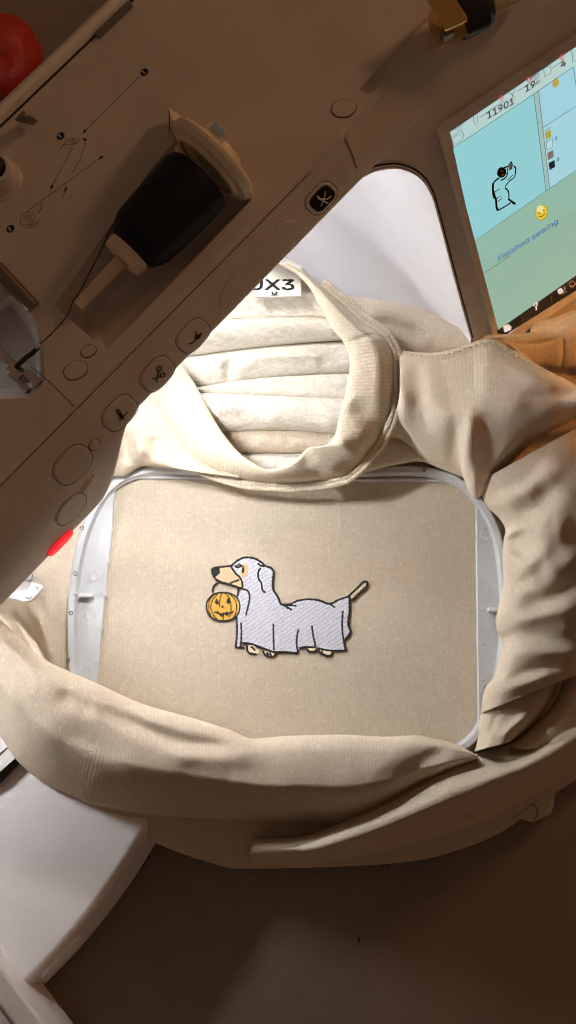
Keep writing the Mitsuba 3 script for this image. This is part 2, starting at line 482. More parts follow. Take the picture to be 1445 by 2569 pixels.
def on_front(x, y, lift=0.0):
    x, y = np.broadcast_arrays(np.atleast_1d(np.asarray(x, float)), np.atleast_1d(np.asarray(y, float)))
    p = P(x[:, None], y[:, None], ZS[None] * .001)
    g = ((p - O) @ V) * 1e3 - vfront(ZS)[None]
    out = np.empty((len(x), 3))
    for k in range(len(x)):
        z = np.interp(0.0, -g[k] if g[k][0] > g[k][-1] else g[k], ZS) if g[k].min() < 0 < g[k].max() else ZS[np.argmin(np.abs(g[k]))]
        sl = 21 / 20 * math.exp(-(152.5 - z) / 20)
        out[k] = P(x[k], y[k], z * .001) + nrm(V + sl * Zv) * lift
    return out


def oval(c, a, b, p=3.0, n=40, ang=-45.0):
    th = np.arange(n) * 2 * np.pi / n
    x = a * np.sign(np.cos(th)) * np.abs(np.cos(th)) ** (2 / p); y = b * np.sign(np.sin(th)) * np.abs(np.sin(th)) ** (2 / p)
    ca, sa = math.cos(math.radians(ang)), math.sin(math.radians(ang))
    return np.c_[c[0] + x * ca - y * sa, c[1] + x * sa + y * ca]


def button(name, c, a, b, face='white_shell', p=3.0, ang=-47, h=.0005, rim=True, icon=None, icon_mat='black_print', r=.00024, emit=None, label=None):
    lp = oval(c, a, b, p, 44, ang)
    NF = nrm(V + 21 / 20 * math.exp(-(152.5 - on_front(*c)[0] @ Zv * 1e3) / 20) * Zv)
    k = add(f'{MK}__{name}', slab(on_front(lp[:, 0], lp[:, 1]), NF, h, .0004), face, 40, label=label)
    if emit is not None:
        scene[k]['emitter'] = {'type': 'area', 'radiance': rgb(*emit)}
    if rim:
        lo = oval(c, a * 1.06 + 1, b * 1.06 + 1, p, 44, ang)
        add(f'{k}__rim', tube(on_front(lo[:, 0], lo[:, 1], -.00005), .00020, 6, True, .6, NF), 'groove_brown', True)
    if icon:
        ms = []
        for kind, pts in icon:
            pts = np.array(pts, float)
            if kind == 'line':
                ms.append(tube(on_front(pts[:, 0], pts[:, 1], h + .0001), r, 6, False, .5, NF))
            elif kind == 'loop':
                ms.append(tube(on_front(pts[:, 0], pts[:, 1], h + .0001), r, 6, True, .5, NF))
            else:
                ms.append(slab(on_front(pts[:, 0], pts[:, 1], h), NF, .0002))
        add(f'{k}__icon', cat(ms), icon_mat, True)
    return k


bk = button('button', (806, 497), 42, 27, icon=[('fill', oval((806, 497), 34, 21, 3.5, 40, -47))], label='black needle stop button with a white cross mark')
cr = [on_front(np.array(a)[:, 0], np.array(a)[:, 1], .0011) for a in ([(793, 496), (805, 501), (818, 508)], [(800, 515), (808, 500), (812, 478)], [(790, 489), (800, 497), (816, 498), (826, 490)])]
add(bk + '__mark', cat([tube(x, .00028, 6, False, .5, NF) for x in cr]), 'white_print', True)
lp = [(706, 560), (728, 553), (745, 562), (745, 585), (735, 602), (600, 746), (580, 765), (560, 772), (552, 758), (556, 735), (566, 715), (690, 578)]
sp = spline(lp, 60, True)
add(MK + '__speed_slider', slab(on_front(sp[:, 0], sp[:, 1]), NF, .0005, .0004), 'white_shell', 40)
add(MK + '__speed_slider__rim', tube(on_front(sp[:, 0], sp[:, 1], .0001), .0003, 6, True, .6, NF), 'white_shell', True)
button('button', (484, 842), 44, 28, icon=[('line', [(471, 862), (482, 858), (488, 851), (490, 838), (489, 831)]), ('line', [(489, 846), (504, 834)]), ('fill', [(489, 842), (505, 833), (499, 846), (490, 852)])])
ci = [('loop', oval((397, 923), 6, 5.2, 2, 14)), ('loop', oval((406, 939), 6, 5.2, 2, 14)), ('line', [(396, 929), (393, 945), (391, 958)]), ('line', [(401, 943), (390, 948), (381, 949)])]
button('button', (394, 938), 45, 29, icon=ci)
button('button', (300, 1036), 46, 30, icon=[('loop', [(289, 1027), (294, 1024), (304, 1040), (300, 1045)]), ('fill', [(297, 1038), (303, 1034), (311, 1052), (303, 1049)]), ('line', [(318, 1032), (297, 1055)])])
button('indicator', (237, 1116), 15, 11, p=2, rim=True)
button('button', (182, 1166), 52, 34, p=2.6)
button('button', (178, 1277), 46, 21, p=2.4)
button('start_button', (150, 1361), 42, 6, face='red_skin', p=2.2, h=.0012, ang=-46, emit=(1.3, .012, .03), label='glowing red start and stop button')
# gold lettering-like print near the edge of the head
gp = [tube(on_front(np.array(a)[:, 0], np.array(a)[:, 1], .0001), .0004, 6, False, .4, NF) for a in ([(200, 1232), (210, 1215), (222, 1200)], [(206, 1234), (218, 1216), (228, 1204)], [(212, 1228), (224, 1208), (234, 1190)])]
add(MK + '__gold_print', cat(gp), 'cap_ring', True)
# panel seams of the front: along the crease, down to the throat, across the head
seams = [on_front(np.array([860, 872, 884, 893]), np.array([340, 362, 390, 421]), .0003),
         np.array([arm(q_, 1.0, 153.3) for q_ in np.linspace(-160, 70, 30)]),
         P(np.array([78, 95, 120, 150, 185]), np.array([920, 934, 955, 983, 1018]), TOPZ + .00005)]
for sline in seams:
    add(MK + '__seam', tube(sline, .00016, 6), 'groove_brown', True)
# trim bead round the throat arch
off = np.gradient(arch3, axis=0); off = nrm_rows(np.cross(off, NC[None])); side = -1 if (off[40] @ UC) > 0 else 1
add(MK + '__throat_trim', tube(arch3[6:] + NC * .0002 + off[6:] * side * .0002, .0004, 8), 'groove_dark', True)
add(MK + '__throat_trim', tube(arch3[6:] + NC * .0001 + off[6:] * side * .0009, .0004, 8), 'glossy_white', True)

# throat: the inner wall falling to the bed in one sweep
wall = []
tt = np.linspace(0, 1, 30)
low = arch3[-1]
prof3 = [a + off[i] * side * .0016 for i, a in enumerate(arch3)]
prof3 = [p_ for p_ in prof3]
end_u = (prof3[-1] - CA) @ UC
BED = -.008
for s in np.linspace(0, 1, 14)[1:]:                               # fillet, then the bed running away to the left
    a = s * math.pi / 2
    prof3.append(CA * A(1, 1, 0) + UC * (end_u - .038 * (1 - math.cos(a))) + FC * ((prof3[59] - CA) @ FC) + Zv * (prof3[59][2] + (BED - prof3[59][2]) * math.sin(a)))
for s in (.05, .1, .18, .30):
    prof3.append(prof3[72] - UC * s)
prof3 = np.array(prof3)
back = np.linspace(.001, -.22, 24)
L = prof3[:, None] + back[None, :, None] * FC
nn, mm = L.shape[:2]
i, j = np.meshgrid(np.arange(nn - 1), np.arange(mm - 1), indexing='ij')
q = np.stack([i * mm + j, i * mm + j + 1, (i + 1) * mm + j + 1, (i + 1) * mm + j], -1).reshape(-1, 4)
add(MK + '__throat_wall', trimesh.Trimesh(L.reshape(-1, 3), np.vstack([q[:, [0, 1, 2]], q[:, [0, 2, 3]]]), process=False), 'wall_white', True)
add(MK + '__throat_wall__seam', tube(P([800, 826, 850, 872, 892], [500, 546, 600, 640, 672], BED + .0002), .0003, 6), 'groove_dark', True)

# top of the arm: lid edge, hinge, corner cap
c = arm(20, -94.5, 156)
add(MK + '__lid_edge', box(arm(-40, -94.2, 157), AX, (.26, .0016, .0032), .0012), 'lid_white', 40)
add(MK + '__lid_edge__hinge', box(arm(64, -91.4, 155.6), AX, (.009, .0012, .0012), .0005), 'grey_plastic', 40)
add(MK + '__lid_edge__groove', tube(np.array([arm(q_, -92.3, 155.2) for q_ in (-260, -40, 220)]), .0004, 6), 'groove_dark', True)
add(MK + '__lid', box(arm(-40, -98.0, 152), AX, (.26, .0024, .0012), .0006), 'white_shell', 40)
lp = oval((862, 272), 31, 23, 2, 40, -10)
add(MK + '__screw_cap', slab(P(lp[:, 0], lp[:, 1], TOPZ), Zv, .0006, .0004), 'white_shell', 40)
add(MK + '__screw_cap__rim', tube(P(lp[:, 0], lp[:, 1], TOPZ + .0001), .00025, 6, True), 'groove_dark', True)
for cx, cy, a, b in ((190, 929, 31, 22), (222, 881, 20, 14)):
    lp = oval((cx, cy), a, b, 2.2, 40, -25)
    k = add(MK + '__cover_disc', slab(P(lp[:, 0], lp[:, 1], TOPZ), Zv, .0005, .0004), 'white_shell', 40)
    add(k + '__rim', tube(P(lp[:, 0], lp[:, 1], TOPZ + .0001), .0002, 6, True), 'groove_dark', True)

# printed threading diagram on the arm's top
ZP = TOPZ + .00012


def dashes(line, dash=5.5, gap=4.0):
    p = spline(line, 200) if len(line) > 2 else np.linspace(line[0], line[1], 200)
    s = np.r_[0, np.cumsum(np.linalg.norm(np.diff(p, axis=0), axis=1))]
    out, a = [], 0.0
    while a < s[-1]:
        b = min(a + dash, s[-1])
        x, y = np.interp([a, b], s, p[:, 0]), np.interp([a, b], s, p[:, 1])
        out.append(tube(P(x, y, ZP), .00016, 5, False, .4)); a += dash + gap
    return out


def arrow(tip, back, wd=4.0):
    t = nrm(A(*back) - A(*tip)); s = A(-t[1], t[0]); tip = A(*tip)
    q_ = np.array([tip, tip + t * 11 + s * wd, tip + t * 11 - s * wd])
    return slab(P(q_[:, 0], q_[:, 1], ZP), Zv, .00008)


pr = dashes([(350, 192), (214, 327)]) + [arrow((207, 334), (214, 327))]
pr += dashes([(182, 371), (131, 466)]) + [arrow((127, 476), (131, 466))]
pr += dashes([(183, 433), (214, 362), (216, 352)]) + [arrow((207, 345), (216, 352))]
pr += dashes([(67, 530), (252, 396)]) + [arrow((260, 391), (252, 396))]
pr += dashes([(157, 493), (165, 474)]) + [arrow((167, 467), (165, 474))]
pr += dashes([(107, 512), (96, 538)])
for cx, cy in ((362, 181), (152, 341), (26, 574)):
    lp = oval((cx, cy), 10.5, 8.5, 2, 24, -40); pr.append(slab(P(lp[:, 0], lp[:, 1], ZP), Zv, .00006))
for a in ([(160, 363), (168, 350), (190, 346), (201, 348), (196, 357), (180, 364), (160, 362)], [(172, 358), (180, 352), (190, 353), (188, 359), (180, 360), (184, 355)], [(160, 363), (150, 375)],
          [(50, 552), (55, 540), (68, 532), (82, 534), (88, 545), (80, 556), (64, 566), (52, 562), (50, 552)], [(58, 552), (64, 543), (74, 540), (79, 546), (72, 554), (62, 557)], [(66, 550), (72, 546)],
          [(60, 570), (75, 573), (92, 566), (96, 552)], [(70, 566), (86, 560)], [(76, 568), (90, 556)]):
    pr.append(tube(P(np.array(a)[:, 0], np.array(a)[:, 1], ZP), .00010, 5, False, .4))
add(MK + '__threading_diagram', cat(pr), 'black_print', label='printed threading diagram of dashed arrows numbered 1, 2 and 3')
for t_, cx, cy in (('1', 362, 181), ('2', 152, 341), ('3', 26, 574)):
    o_ = P(cx, cy, ZP + .0001); xd = nrm(-U - .15 * V); yd = np.cross(Zv, xd)
    add(MK + '__threading_diagram__digit', flat_text(t_, .0015, o_ - xd * .0005 - yd * .0008, xd, Zv, True, .00005), 'white_print')

# spool pin, cap, bobbin winder, clip, rod, take-up lever parts
ax_s = nrm(P(512, 432, .166) - P(205, 757, .160)); SO = P(430, 545, .164)
S_end = lambda x, y, z: P(x, y, z)
add(MK + '__spool_pin', lathe([(-.0001, 0), (0, .0020), (.012, .0024), (.060, .0024), (.0601, 0)], P(196, 768, .158), ax_s, 24), 'cream_plastic', 40)
cap_o = P(535, 400, .165)
add(MK + '__spool_cap', lathe([(-.0026, 0.0), (-.0026, .006), (-.0034, .0125), (-.0022, .0172), (-.0004, .0182), (.0012, .0180), (.0022, .0166), (.0016, .010), (.006, .0075), (.0068, 0)], cap_o, ax_s, 64), 'cream_plastic', 40)
add(MK + '__spool_cap__rib', lathe([(-.0040, .0118), (-.0044, .0128), (-.0038, .0140), (-.0030, .0142)], cap_o, ax_s, 64), 'cream_plastic', True)
side_s = nrm(np.cross(ax_s, Zv))
fin = [P(422, 270, .160), P(432, 300, .172), P(470, 318, .176), P(560, 360, .176), P(425, 335, .158), P(440, 340, .150)]
add(MK + '__spool_cap__fin', hull(np.array(fin)), 'cream_plastic', 30)
add(MK + '__spool_cap__tab', box(P(531, 345, .176), np.stack([ax_s, side_s, np.cross(ax_s, side_s)]), (.0030, .0034, .0030), .0009), 'cream_plastic', 40)
add(MK + '__spool_cap__clear_tip', box(P(547, 330, .178), np.stack([ax_s, side_s, np.cross(ax_s, side_s)]), (.0016, .0025, .0018), .0007), 'pale_blue', 40)
bw = P(-2, 452, TOPZ)
add(MK + '__bobbin_winder', lathe([(0, .0085), (.0008, .0080), (.0012, .0068), (.0085, .0064), (.0098, .0058), (.0100, .0048), (.0070, .0044), (.0070, 0)], bw, Zv, 40), 'white_shell', 40)
add(MK + '__bobbin_winder__shaft', lathe([(.007, .0040), (.013, .0038), (.0145, .0030), (.0150, .0016), (.0150, 0)], bw, Zv, 32), 'black_plastic', 40)
add(MK + '__bobbin_winder__shaft__blade' if False else MK + '__bobbin_winder__spring', box(bw + A(.002, 0, .0152), AX, (.0022, .0005, .0012), .0003), 'steel', 40)
cl = [P(36, 300, .160), P(58, 277, .163), P(66, 283, .163), P(95, 303, .158), P(85, 315, .157), P(44, 306, .157), P(60, 300, .156), P(80, 296, .164)]
add(MK + '__thread_clip', hull(np.array(cl)), 'dark_steel', 30)
add(MK + '__thread_clip__leaf', hull(np.array([P(58, 284, .1636), P(72, 283, .1640), P(82, 306, .1605), P(68, 300, .1612), P(60, 292, .1618), P(62, 284, .1650)])), 'cap_ring', 30)
add(MK + '__guide_rod', tube(np.linspace(P(-8, 672, .160), P(84, 771, .157), 12), .0026, 20), 'dark_steel', 40)
bars = [((-30, 852), (40, 920), .0012, .150), ((-10, 872), (66, 948), .0016, .147), ((22, 918), (52, 948), .0013, .150), ((24, 935), (72, 982), .0012, .145), ((60, 935), (97, 970), .0008, .149), ((70, 932), (103, 962), .0009, .151), ((40, 928), (70, 958), .0018, .143)]
for (x0, y0), (x1, y1), r_, z_ in bars:
    add(MK + '__take_up_lever', box((P(x0, y0, z_) + P(x1, y1, z_)) / 2, np.stack([nrm(P(x1, y1, z_) - P(x0, y0, z_)), nrm(np.cross(Zv, P(x1, y1, z_) - P(x0, y0, z_))), Zv]),
                                    (np.linalg.norm(P(x1, y1, z_) - P(x0, y0, z_)) / 2, r_, .0018), .0005), 'steel', 40)
add(MK + '__thread_hook', tube(spline(P([40, 62, 82, 96], [922, 900, 885, 868], [.150, .154, .157, .159]), 16), .0009, 10), 'black_plastic', True)
add(MK + '__thread_hook__tip', box(P(93, 868, .1595), np.stack([nrm(A(1, .7, 0)), nrm(A(-.7, 1, 0)), Zv]), (.0010, .0008, .0008), .0004), 'hoop_mark', 40)

# needle threader lever and thread cutter below the head
lv = [(-60, 1432), (0, 1446), (86, 1462), (108, 1470), (100, 1488), (82, 1508), (66, 1511), (0, 1494), (-60, 1482)]
add(MK + '__threader_lever', slab(P(*np.array(lv).T, .030), Zv, .0022, .0006), 'glossy_white', 40)
add(MK + '__threader_lever__ridge', tube(P([-40, 10, 45, 80], [1428, 1440, 1447, 1449], .0350), .0020, 12), 'hoop_grey', True)
add(MK + '__threader_lever__mark', tube(P([64, 74, 80], [1499, 1503, 1496], .0323), .00018, 6), 'grey_plastic', True)
add(MK + '__threader_lever__mark', tube(P([88, 96, 92], [1474, 1474, 1482], .0323), .00018, 6), 'grey_plastic', True)
add(MK + '__thread_cutter', hull(np.array([P(x, y, z) for x, y, z in [(55, 1432, .044), (118, 1372, .046), (112, 1388, .040), (85, 1428, .036), (62, 1442, .036)]])), 'clear_plastic', 30)

# lamps under the arm and under the head
def lamp(name, u, v, z, hu, hv, tilt, power):
    n = nrm(-Zv * math.cos(tilt) + V * math.sin(tilt)); e2 = np.cross(n, U)
    c_ = arm(u, v, z)
    quad = np.array([c_ + a * hu * U + b * hv * e2 for a, b in ((-1, -1), (1, -1), (1, 1), (-1, 1))])
    f_ = np.array([[0, 1, 2], [0, 2, 3]])
    if np.cross(quad[1] - quad[0], quad[2] - quad[0]) @ n < 0:
        f_ = f_[:, ::-1]
    k = add(f'{MK}__{name}', (quad, f_), 'white_print')
    scene[k]['emitter'] = {'type': 'area', 'radiance': rgb(*(LED * power / (4 * hu * hv)))}
    add(f'{k}__housing', box(c_ - n * .0022, np.stack([U, e2, n]), (hu + .002, hv + .002, .0018), .001), 'glossy_white', 40)


lamp('work_lamp', 50, -80, 109, .014, .006, math.radians(58), LAMP_THROAT)
lamp('work_lamp', -30, -7, 108, .014, .0035, math.radians(50), LAMP_LIP)
lamp('work_lamp', -178, -52, 67, .012, .006, math.radians(66), LAMP_HEAD)
# a small lamp for the needle inside the head's thread slot
nl = P(-75, 880, .146); nn0 = nrm(P(60, 950, .147) - nl); ne = np.cross(Zv, nn0)
nq = np.array([nl + a * .004 * ne + b * .003 * Zv for a, b in ((-1, -1), (1, -1), (1, 1), (-1, 1))])
nf = np.array([[0, 1, 2], [0, 2, 3]])
kn = add(MK + '__needle_lamp', (nq, nf if np.cross(nq[1] - nq[0], nq[2] - nq[0]) @ nn0 > 0 else nf[:, ::-1]), 'white_print')
scene[kn]['emitter'] = {'type': 'area', 'radiance': rgb(*(LED * LAMP_NEEDLE / (.008 * .006)))}

# ------------------------------------------------------------------ the touch screen on the column
SA = PL(1126, 329, CA, NC); SX = nrm(nrm(PL(1445, 113, CA, NC) - SA) + nrm(PL(1445, 693, CA, NC) - PL(1241, 834, CA, NC)))
SX = nrm(SX - NC * (SX @ NC)); SD = np.cross(NC, SX); SD = SD if SD[2] < 0 else -SD


def S(x, y, lift=0.0): return PL(x, y, CA + NC * lift, NC)


SW, SH = .150, float((PL(1249, 852, CA, NC) - SA) @ SD)
# raised bezel lip round the screen
bz = np.array([[-.0055, -.0065], [SW + .006, -.0065], [SW + .006, SH + .0055], [-.0055, SH + .0055]])
inn = np.array([[0, 0], [SW, 0], [SW, SH], [0, SH]])


def ring2(outer, inner, z0, z1):
    vo = np.array([SA + a * SX + b * SD + NC * z1 for a, b in outer]); vi = np.array([SA + a * SX + b * SD + NC * z0 for a, b in inner])
    ff = []
    for k in range(4):
        k2 = (k + 1) % 4
        ff += [[k, k2, 4 + k2], [k, 4 + k2, 4 + k]]
    return trimesh.Trimesh(np.vstack([vo, vi]), ff, process=False)


lipm = [tube(np.array([SA + a * SX + b * SD for a, b in spline(np.array([[-.004, .004], [-.0052, .03], [-.0052, SH - .005], [-.002, SH + .005], [.02, SH + .0055], [SW, SH + .0055]]), 60)]), .0012, 10, False, .7, NC)]
SK = MK + '__touch_screen'
add(SK, cat([ring2(bz, inn, .0007, .0018)]), 'white_shell', False, label='lit touch screen with a sewing pattern picture and the words Finished sewing')
pan, pcol = [], []


def panel(pts, colr, lift, mesh=None):
    if mesh is None:
        pts = np.array(pts, float); mesh = (S(pts[:, 0], pts[:, 1], lift), np.array([[0, k, k + 1] for k in range(1, len(pts) - 1)]))
    v_, f_ = (np.asarray(mesh.vertices), np.asarray(mesh.faces)) if hasattr(mesh, 'vertices') else mesh
    fn = np.cross(v_[f_[:, 1]] - v_[f_[:, 0]], v_[f_[:, 2]] - v_[f_[:, 0]])
    if not hasattr(mesh, 'vertices'):
        f_ = np.where((fn @ NC)[:, None] < 0, f_[:, ::-1], f_)
    pan.append((v_, f_)); pcol.append(np.tile(lin(*colr), (len(v_), 1)))


def lin(r, g, b): return np.array([(x / 255 / 12.92) if x <= 10 else ((x / 255 + .055) / 1.055) ** 2.4 for x in (r, g, b)]) * SCREEN


def dots(c, a, b, n=24, ang=-35): return oval(c, a, b, 2, n, ang)


L1, L2, L3, L4 = .0010, .0012, .0014, .0016
full = [SA + a * SX + b * SD + NC * .0008 for a, b in inn]
panel(None, (178, 210, 208), 0, (np.array(full), np.array([[0, 2, 1], [0, 3, 2]]) if np.cross(full[1] - full[0], full[2] - full[0]) @ NC < 0 else np.array([[0, 1, 2], [0, 2, 3]])))
panel([(1136, 372), (1339, 236), (1370, 480), (1188, 606)], (146, 205, 209), L1)
panel([(1351, 226), (1438, 168), (1450, 160), (1460, 262), (1363, 320)], (160, 208, 222), L1)
panel([(1363, 320), (1460, 257), (1470, 415), (1379, 473)], (163, 210, 220), L1)
panel([(1189, 606), (1379, 473), (1470, 412), (1490, 490), (1207, 684)], (146, 184, 166), L1)
panel([(1207, 684), (1490, 490), (1500, 655), (1241, 834)], (148, 180, 158), L1)
panel([(1339, 235), (1351, 227), (1379, 473), (1370, 480)], (158, 190, 184), L2)
for c_, colr in (((1375, 338), (178, 160, 70)), ((1378, 364), (185, 214, 216)), ((1381, 389), (128, 110, 100)), ((1384.5, 414), (32, 34, 48))):
    x, y = c_
    panel([(x - 8, y - 5), (x + 7, y - 13), (x + 8, y + 5), (x - 6, y + 13)], colr, L2)
lp = dots((1394, 208), 12, 7.5, 24, -75); panel(lp, (190, 165, 62), L2)
lp = dots((1359, 533), 20, 16, 28, -70); panel(lp, (176, 140, 40), L2)
lp = dots((1358.5, 533), 18.4, 14.6, 28, -70); panel(lp, (222, 190, 62), L3)
lp = dots((1356, 525), 10, 10, 24, -70); panel(lp, (232, 222, 150), L4)
panel([(1181, 305), (1430, 135), (1434, 160), (1187, 330)], (186, 208, 202), L1)
bi = [(1241, 834), (1250, 828), (1445, 691), (1500, 653), (1506, 688), (1445, 729), (1249, 852)]


def stxt(t_, h, x, y, x2, y2, colr, bold=False, lift=L3):
    o_ = S(x, y, lift); panel(None, colr, 0, flat_text(t_, h, o_, S(x2, y2, lift) - o_, NC, bold, .00004))


stxt('0', .0022, 1253, 255, 1270, 243, (200, 70, 85), True)
stxt('11901', .0030, 1221, 300, 1266, 274, (26, 36, 40), True)
stxt('0', .0022, 1322, 209, 1339, 198, (200, 70, 85), True); stxt('min', .0019, 1331, 203, 1352, 190, (40, 52, 56))
stxt('19', .0030, 1316, 233, 1333, 223, (26, 36, 40), True); stxt('min', .0019, 1333, 222, 1354, 208, (40, 52, 56))
stxt('0', .0022, 1404, 152, 1420, 142, (200, 70, 85), True); stxt('4', .0030, 1406, 172, 1420, 163, (26, 36, 40), True)
stxt('Finished sewing', .0031, 1250, 657, 1360, 586, (50, 96, 170))
stxt('9', .0019, 1391, 355, 1400, 350, (70, 90, 100)); stxt('8', .0019, 1396, 406, 1405, 401, (70, 90, 100))
pm = cat(pan)
k = add(SK + '__display', pm, 'black_print', color=np.vstack(pcol))
scene[k]['emitter'] = {'type': 'area', 'radiance': {'type': 'mesh_attribute', 'name': 'vertex_color'}}
add(SK + '__lower_bar', (lambda q_: (S(q_[:, 0], q_[:, 1], L2), np.array([[0, k + 1, k] for k in range(1, len(q_) - 1)])))(np.array(bi, float)), 'black_plastic')
# unlit lines and drawings
ln = [[(1136, 372), (1339, 236), (1438, 168)], [(1136, 372), (1188, 606), (1379, 473), (1450, 424)], [(1339, 236), (1370, 480)], [(1351, 227), (1379, 473)], [(1363, 320), (1450, 263)], [(1438, 168), (1446, 220)],
      [(1203, 295), (1266, 251)], [(1297, 230), (1352, 194)], [(1384, 172), (1414, 151)], [(1217, 684), (1280, 642)], [(1366, 330), (1382, 319)], [(1370, 356), (1386, 346), (1386, 368), (1372, 376), (1370, 356)],
      [(1188, 285), (1189, 306), (1197, 320), (1199, 300), (1196, 284)], [(1278, 232), (1287, 240), (1282, 256), (1293, 246), (1286, 238), (1292, 222)], [(1364, 172), (1380, 164), (1383, 182), (1366, 194), (1364, 172)],
      [(1133, 345), (1150, 330), (1156, 322), (1160, 332), (1164, 340), (1158, 352), (1142, 362), (1132, 352), (1142, 342), (1155, 336)], [(1434, 125), (1437, 155), (1447, 150)], [(1140, 326), (1163, 311)]]
add(SK + '__line_work', cat([tube(S(np.array(a)[:, 0], np.array(a)[:, 1], L4), .00011, 5, False, .5, NC) for a in ln]), 'grey_plastic')
c4 = lambda a: [(1100 + x / 4.188, 100 + y / 4.188) for x, y in a]
c5 = lambda a: [(1100 + x / 4.188, 450 + y / 4.188) for x, y in a]
dg = [(c4([(640, 1450), (575, 1520), (572, 1590), (585, 1660)]), .00045), (c5([(575, 40), (572, 100), (585, 160), (605, 215)]), .0005), (c5([(605, 215), (610, 290), (625, 325)]), .0005), (c5([(625, 325), (700, 285), (765, 240)]), .00035),
      (c5([(735, 205), (770, 232), (800, 250)]), .0004), (c5([(700, 90), (735, 130), (740, 180), (735, 212)]), .0003), (c4([(700, 1545), (750, 1480), (800, 1440), (812, 1350), (790, 1325)]), .0003), (c4([(690, 1340), (735, 1325), (762, 1285), (775, 1325)]), .00035),
      (c4([(655, 1475), (690, 1460), (720, 1420), (720, 1400)]), .00035), (c5([(585, 135), (645, 100)]), .0002), (c5([(610, 200), (652, 175)]), .0002), (c5([(622, 235), (667, 198)]), .0002), (c4([(725, 1477), (765, 1435), (785, 1420)]), .00022), (c4([(720, 1340), (728, 1400), (720, 1420)]), .0002)]
pic = [tube(S(*np.array(spline(a, 14) if len(a) > 2 else a).T, L3), r_, 6, False, .4, NC) for a, r_ in dg]
blob = np.array(c4(oval((664, 1392), 44, 55, 2.2, 24, 20)))
pic.append(slab(S(blob[:, 0], blob[:, 1], L2), NC, .0002))
th = np.array(c5([(780, 232), (812, 248), (800, 264), (776, 258)])); pic.append(slab(S(th[:, 0], th[:, 1], L2), NC, .0003))
for x, y in ((1352.5, 534), (1363.5, 527)):
    lp = dots((x, y), 1.8, 1.3, 10); pic.append(slab(S(lp[:, 0], lp[:, 1], L4), NC, .0002))
pic.append(tube(S([1352, 1358, 1364, 1367], [542.5, 543.5, 540, 534.5], L4), .00016, 5, False, .5, NC))
add(SK + '__pattern_picture', cat(pic), 'black_print', label='small outline picture of the dog pattern on the screen')
for e_ in ([(650, 1375), (664, 1366), (674, 1376), (660, 1386)], [(655, 1420), (672, 1408), (690, 1412), (668, 1432)], [(680, 1385), (690, 1378), (694, 1390)]):
    em_ = np.array(c4(e_)); add(SK + '__pattern_picture__patch', slab(S(em_[:, 0], em_[:, 1], L3), NC, .0002), 'orange_stitch')
sn = np.array(c4([(742, 1330), (762, 1310), (778, 1345), (745, 1372)])); add(SK + '__pattern_picture__patch', slab(S(sn[:, 0], sn[:, 1], L3), NC, .0002), 'cap_ring')
ic = [flat_text('?', .0042, S(1339, 781, L3), S(1360, 767, L3) - S(1339, 781, L3), NC, True)]
pg = np.array(c5([(680, 1550), (735, 1522), (765, 1545), (758, 1580), (695, 1607)])); ic.append(slab(S(pg[:, 0], pg[:, 1], L3), NC, .0002))
pq = np.array(c5([(1250, 1165), (1290, 1140), (1312, 1165), (1300, 1190), (1262, 1205)])); ic.append(slab(S(pq[:, 0], pq[:, 1], L3), NC, .0002))
for a in (c5([(1322, 1125), (1328, 1160)]), c5([(1285, 1205), (1345, 1175)]), c5([(1372, 1095), (1385, 1075), (1415, 1068)]), c5([(1380, 1110), (1395, 1130), (1420, 1125)]), c5([(1430, 1080), (1435, 1100), (1422, 1118)])):
    ic.append(tube(S(*np.array(a).T, L3), .0004, 6, False, .5, NC))
ki = add(SK + '__icons', cat(ic), 'white_print')
scene[ki]['emitter'] = {'type': 'area', 'radiance': rgb(.42, .46, .46)}
add(SK + '__bar_divider', cat([tube(S(*np.array(a).T, L3), .0002, 5, False, .5, NC) for a in (c5([(873, 1435), (885, 1500)]), c5([(1183, 1215), (1192, 1285)]))]), 'grey_plastic')

# ------------------------------------------------------------------ embroidery unit (lower left) and the case in the corner
EK = 'embroidery_unit'
labels[EK] = {'label': 'smooth white embroidery unit box lying on the table at lower left below the fabric', 'category': 'embroidery unit'}
e0, e1 = P(372, 2110, -.014), P(96, 2482, -.014)
EU = nrm(e1 - e0); EV = A(-EU[1], EU[0], 0); EV = EV if EV[0] > 0 else -EV
EL = np.linalg.norm(e1 - e0)


def sweep_profile(prof, o, eu, ev, s0, s1, ns=48):
    ss = np.linspace(s0, s1, ns)
    bow = .0042 * np.maximum(1 - ((ss / EL - .40) / .60) ** 2, -2.2)          # the front edge is gently bowed
    v_ = np.array([[o * A(1, 1, 0) + eu * s + ev * (a + c_) + Zv * b for a, b in prof] for s, c_ in zip(ss, bow)])
    n1, k1 = v_.shape[:2]
    i_, j_ = np.meshgrid(np.arange(n1 - 1), np.arange(k1 - 1), indexing='ij')
    q_ = np.stack([i_ * k1 + j_, i_ * k1 + j_ + 1, (i_ + 1) * k1 + j_ + 1, (i_ + 1) * k1 + j_], -1).reshape(-1, 4)
    vv = v_.reshape(-1, 3)
    cap = [[0, k + 1, k] for k in range(1, k1 - 1)] + [[(n1 - 1) * k1, (n1 - 1) * k1 + k, (n1 - 1) * k1 + k + 1] for k in range(1, k1 - 1)]
    return trimesh.Trimesh(vv, np.vstack([q_[:, [0, 1, 2]], q_[:, [0, 2, 3]], cap]), process=False)


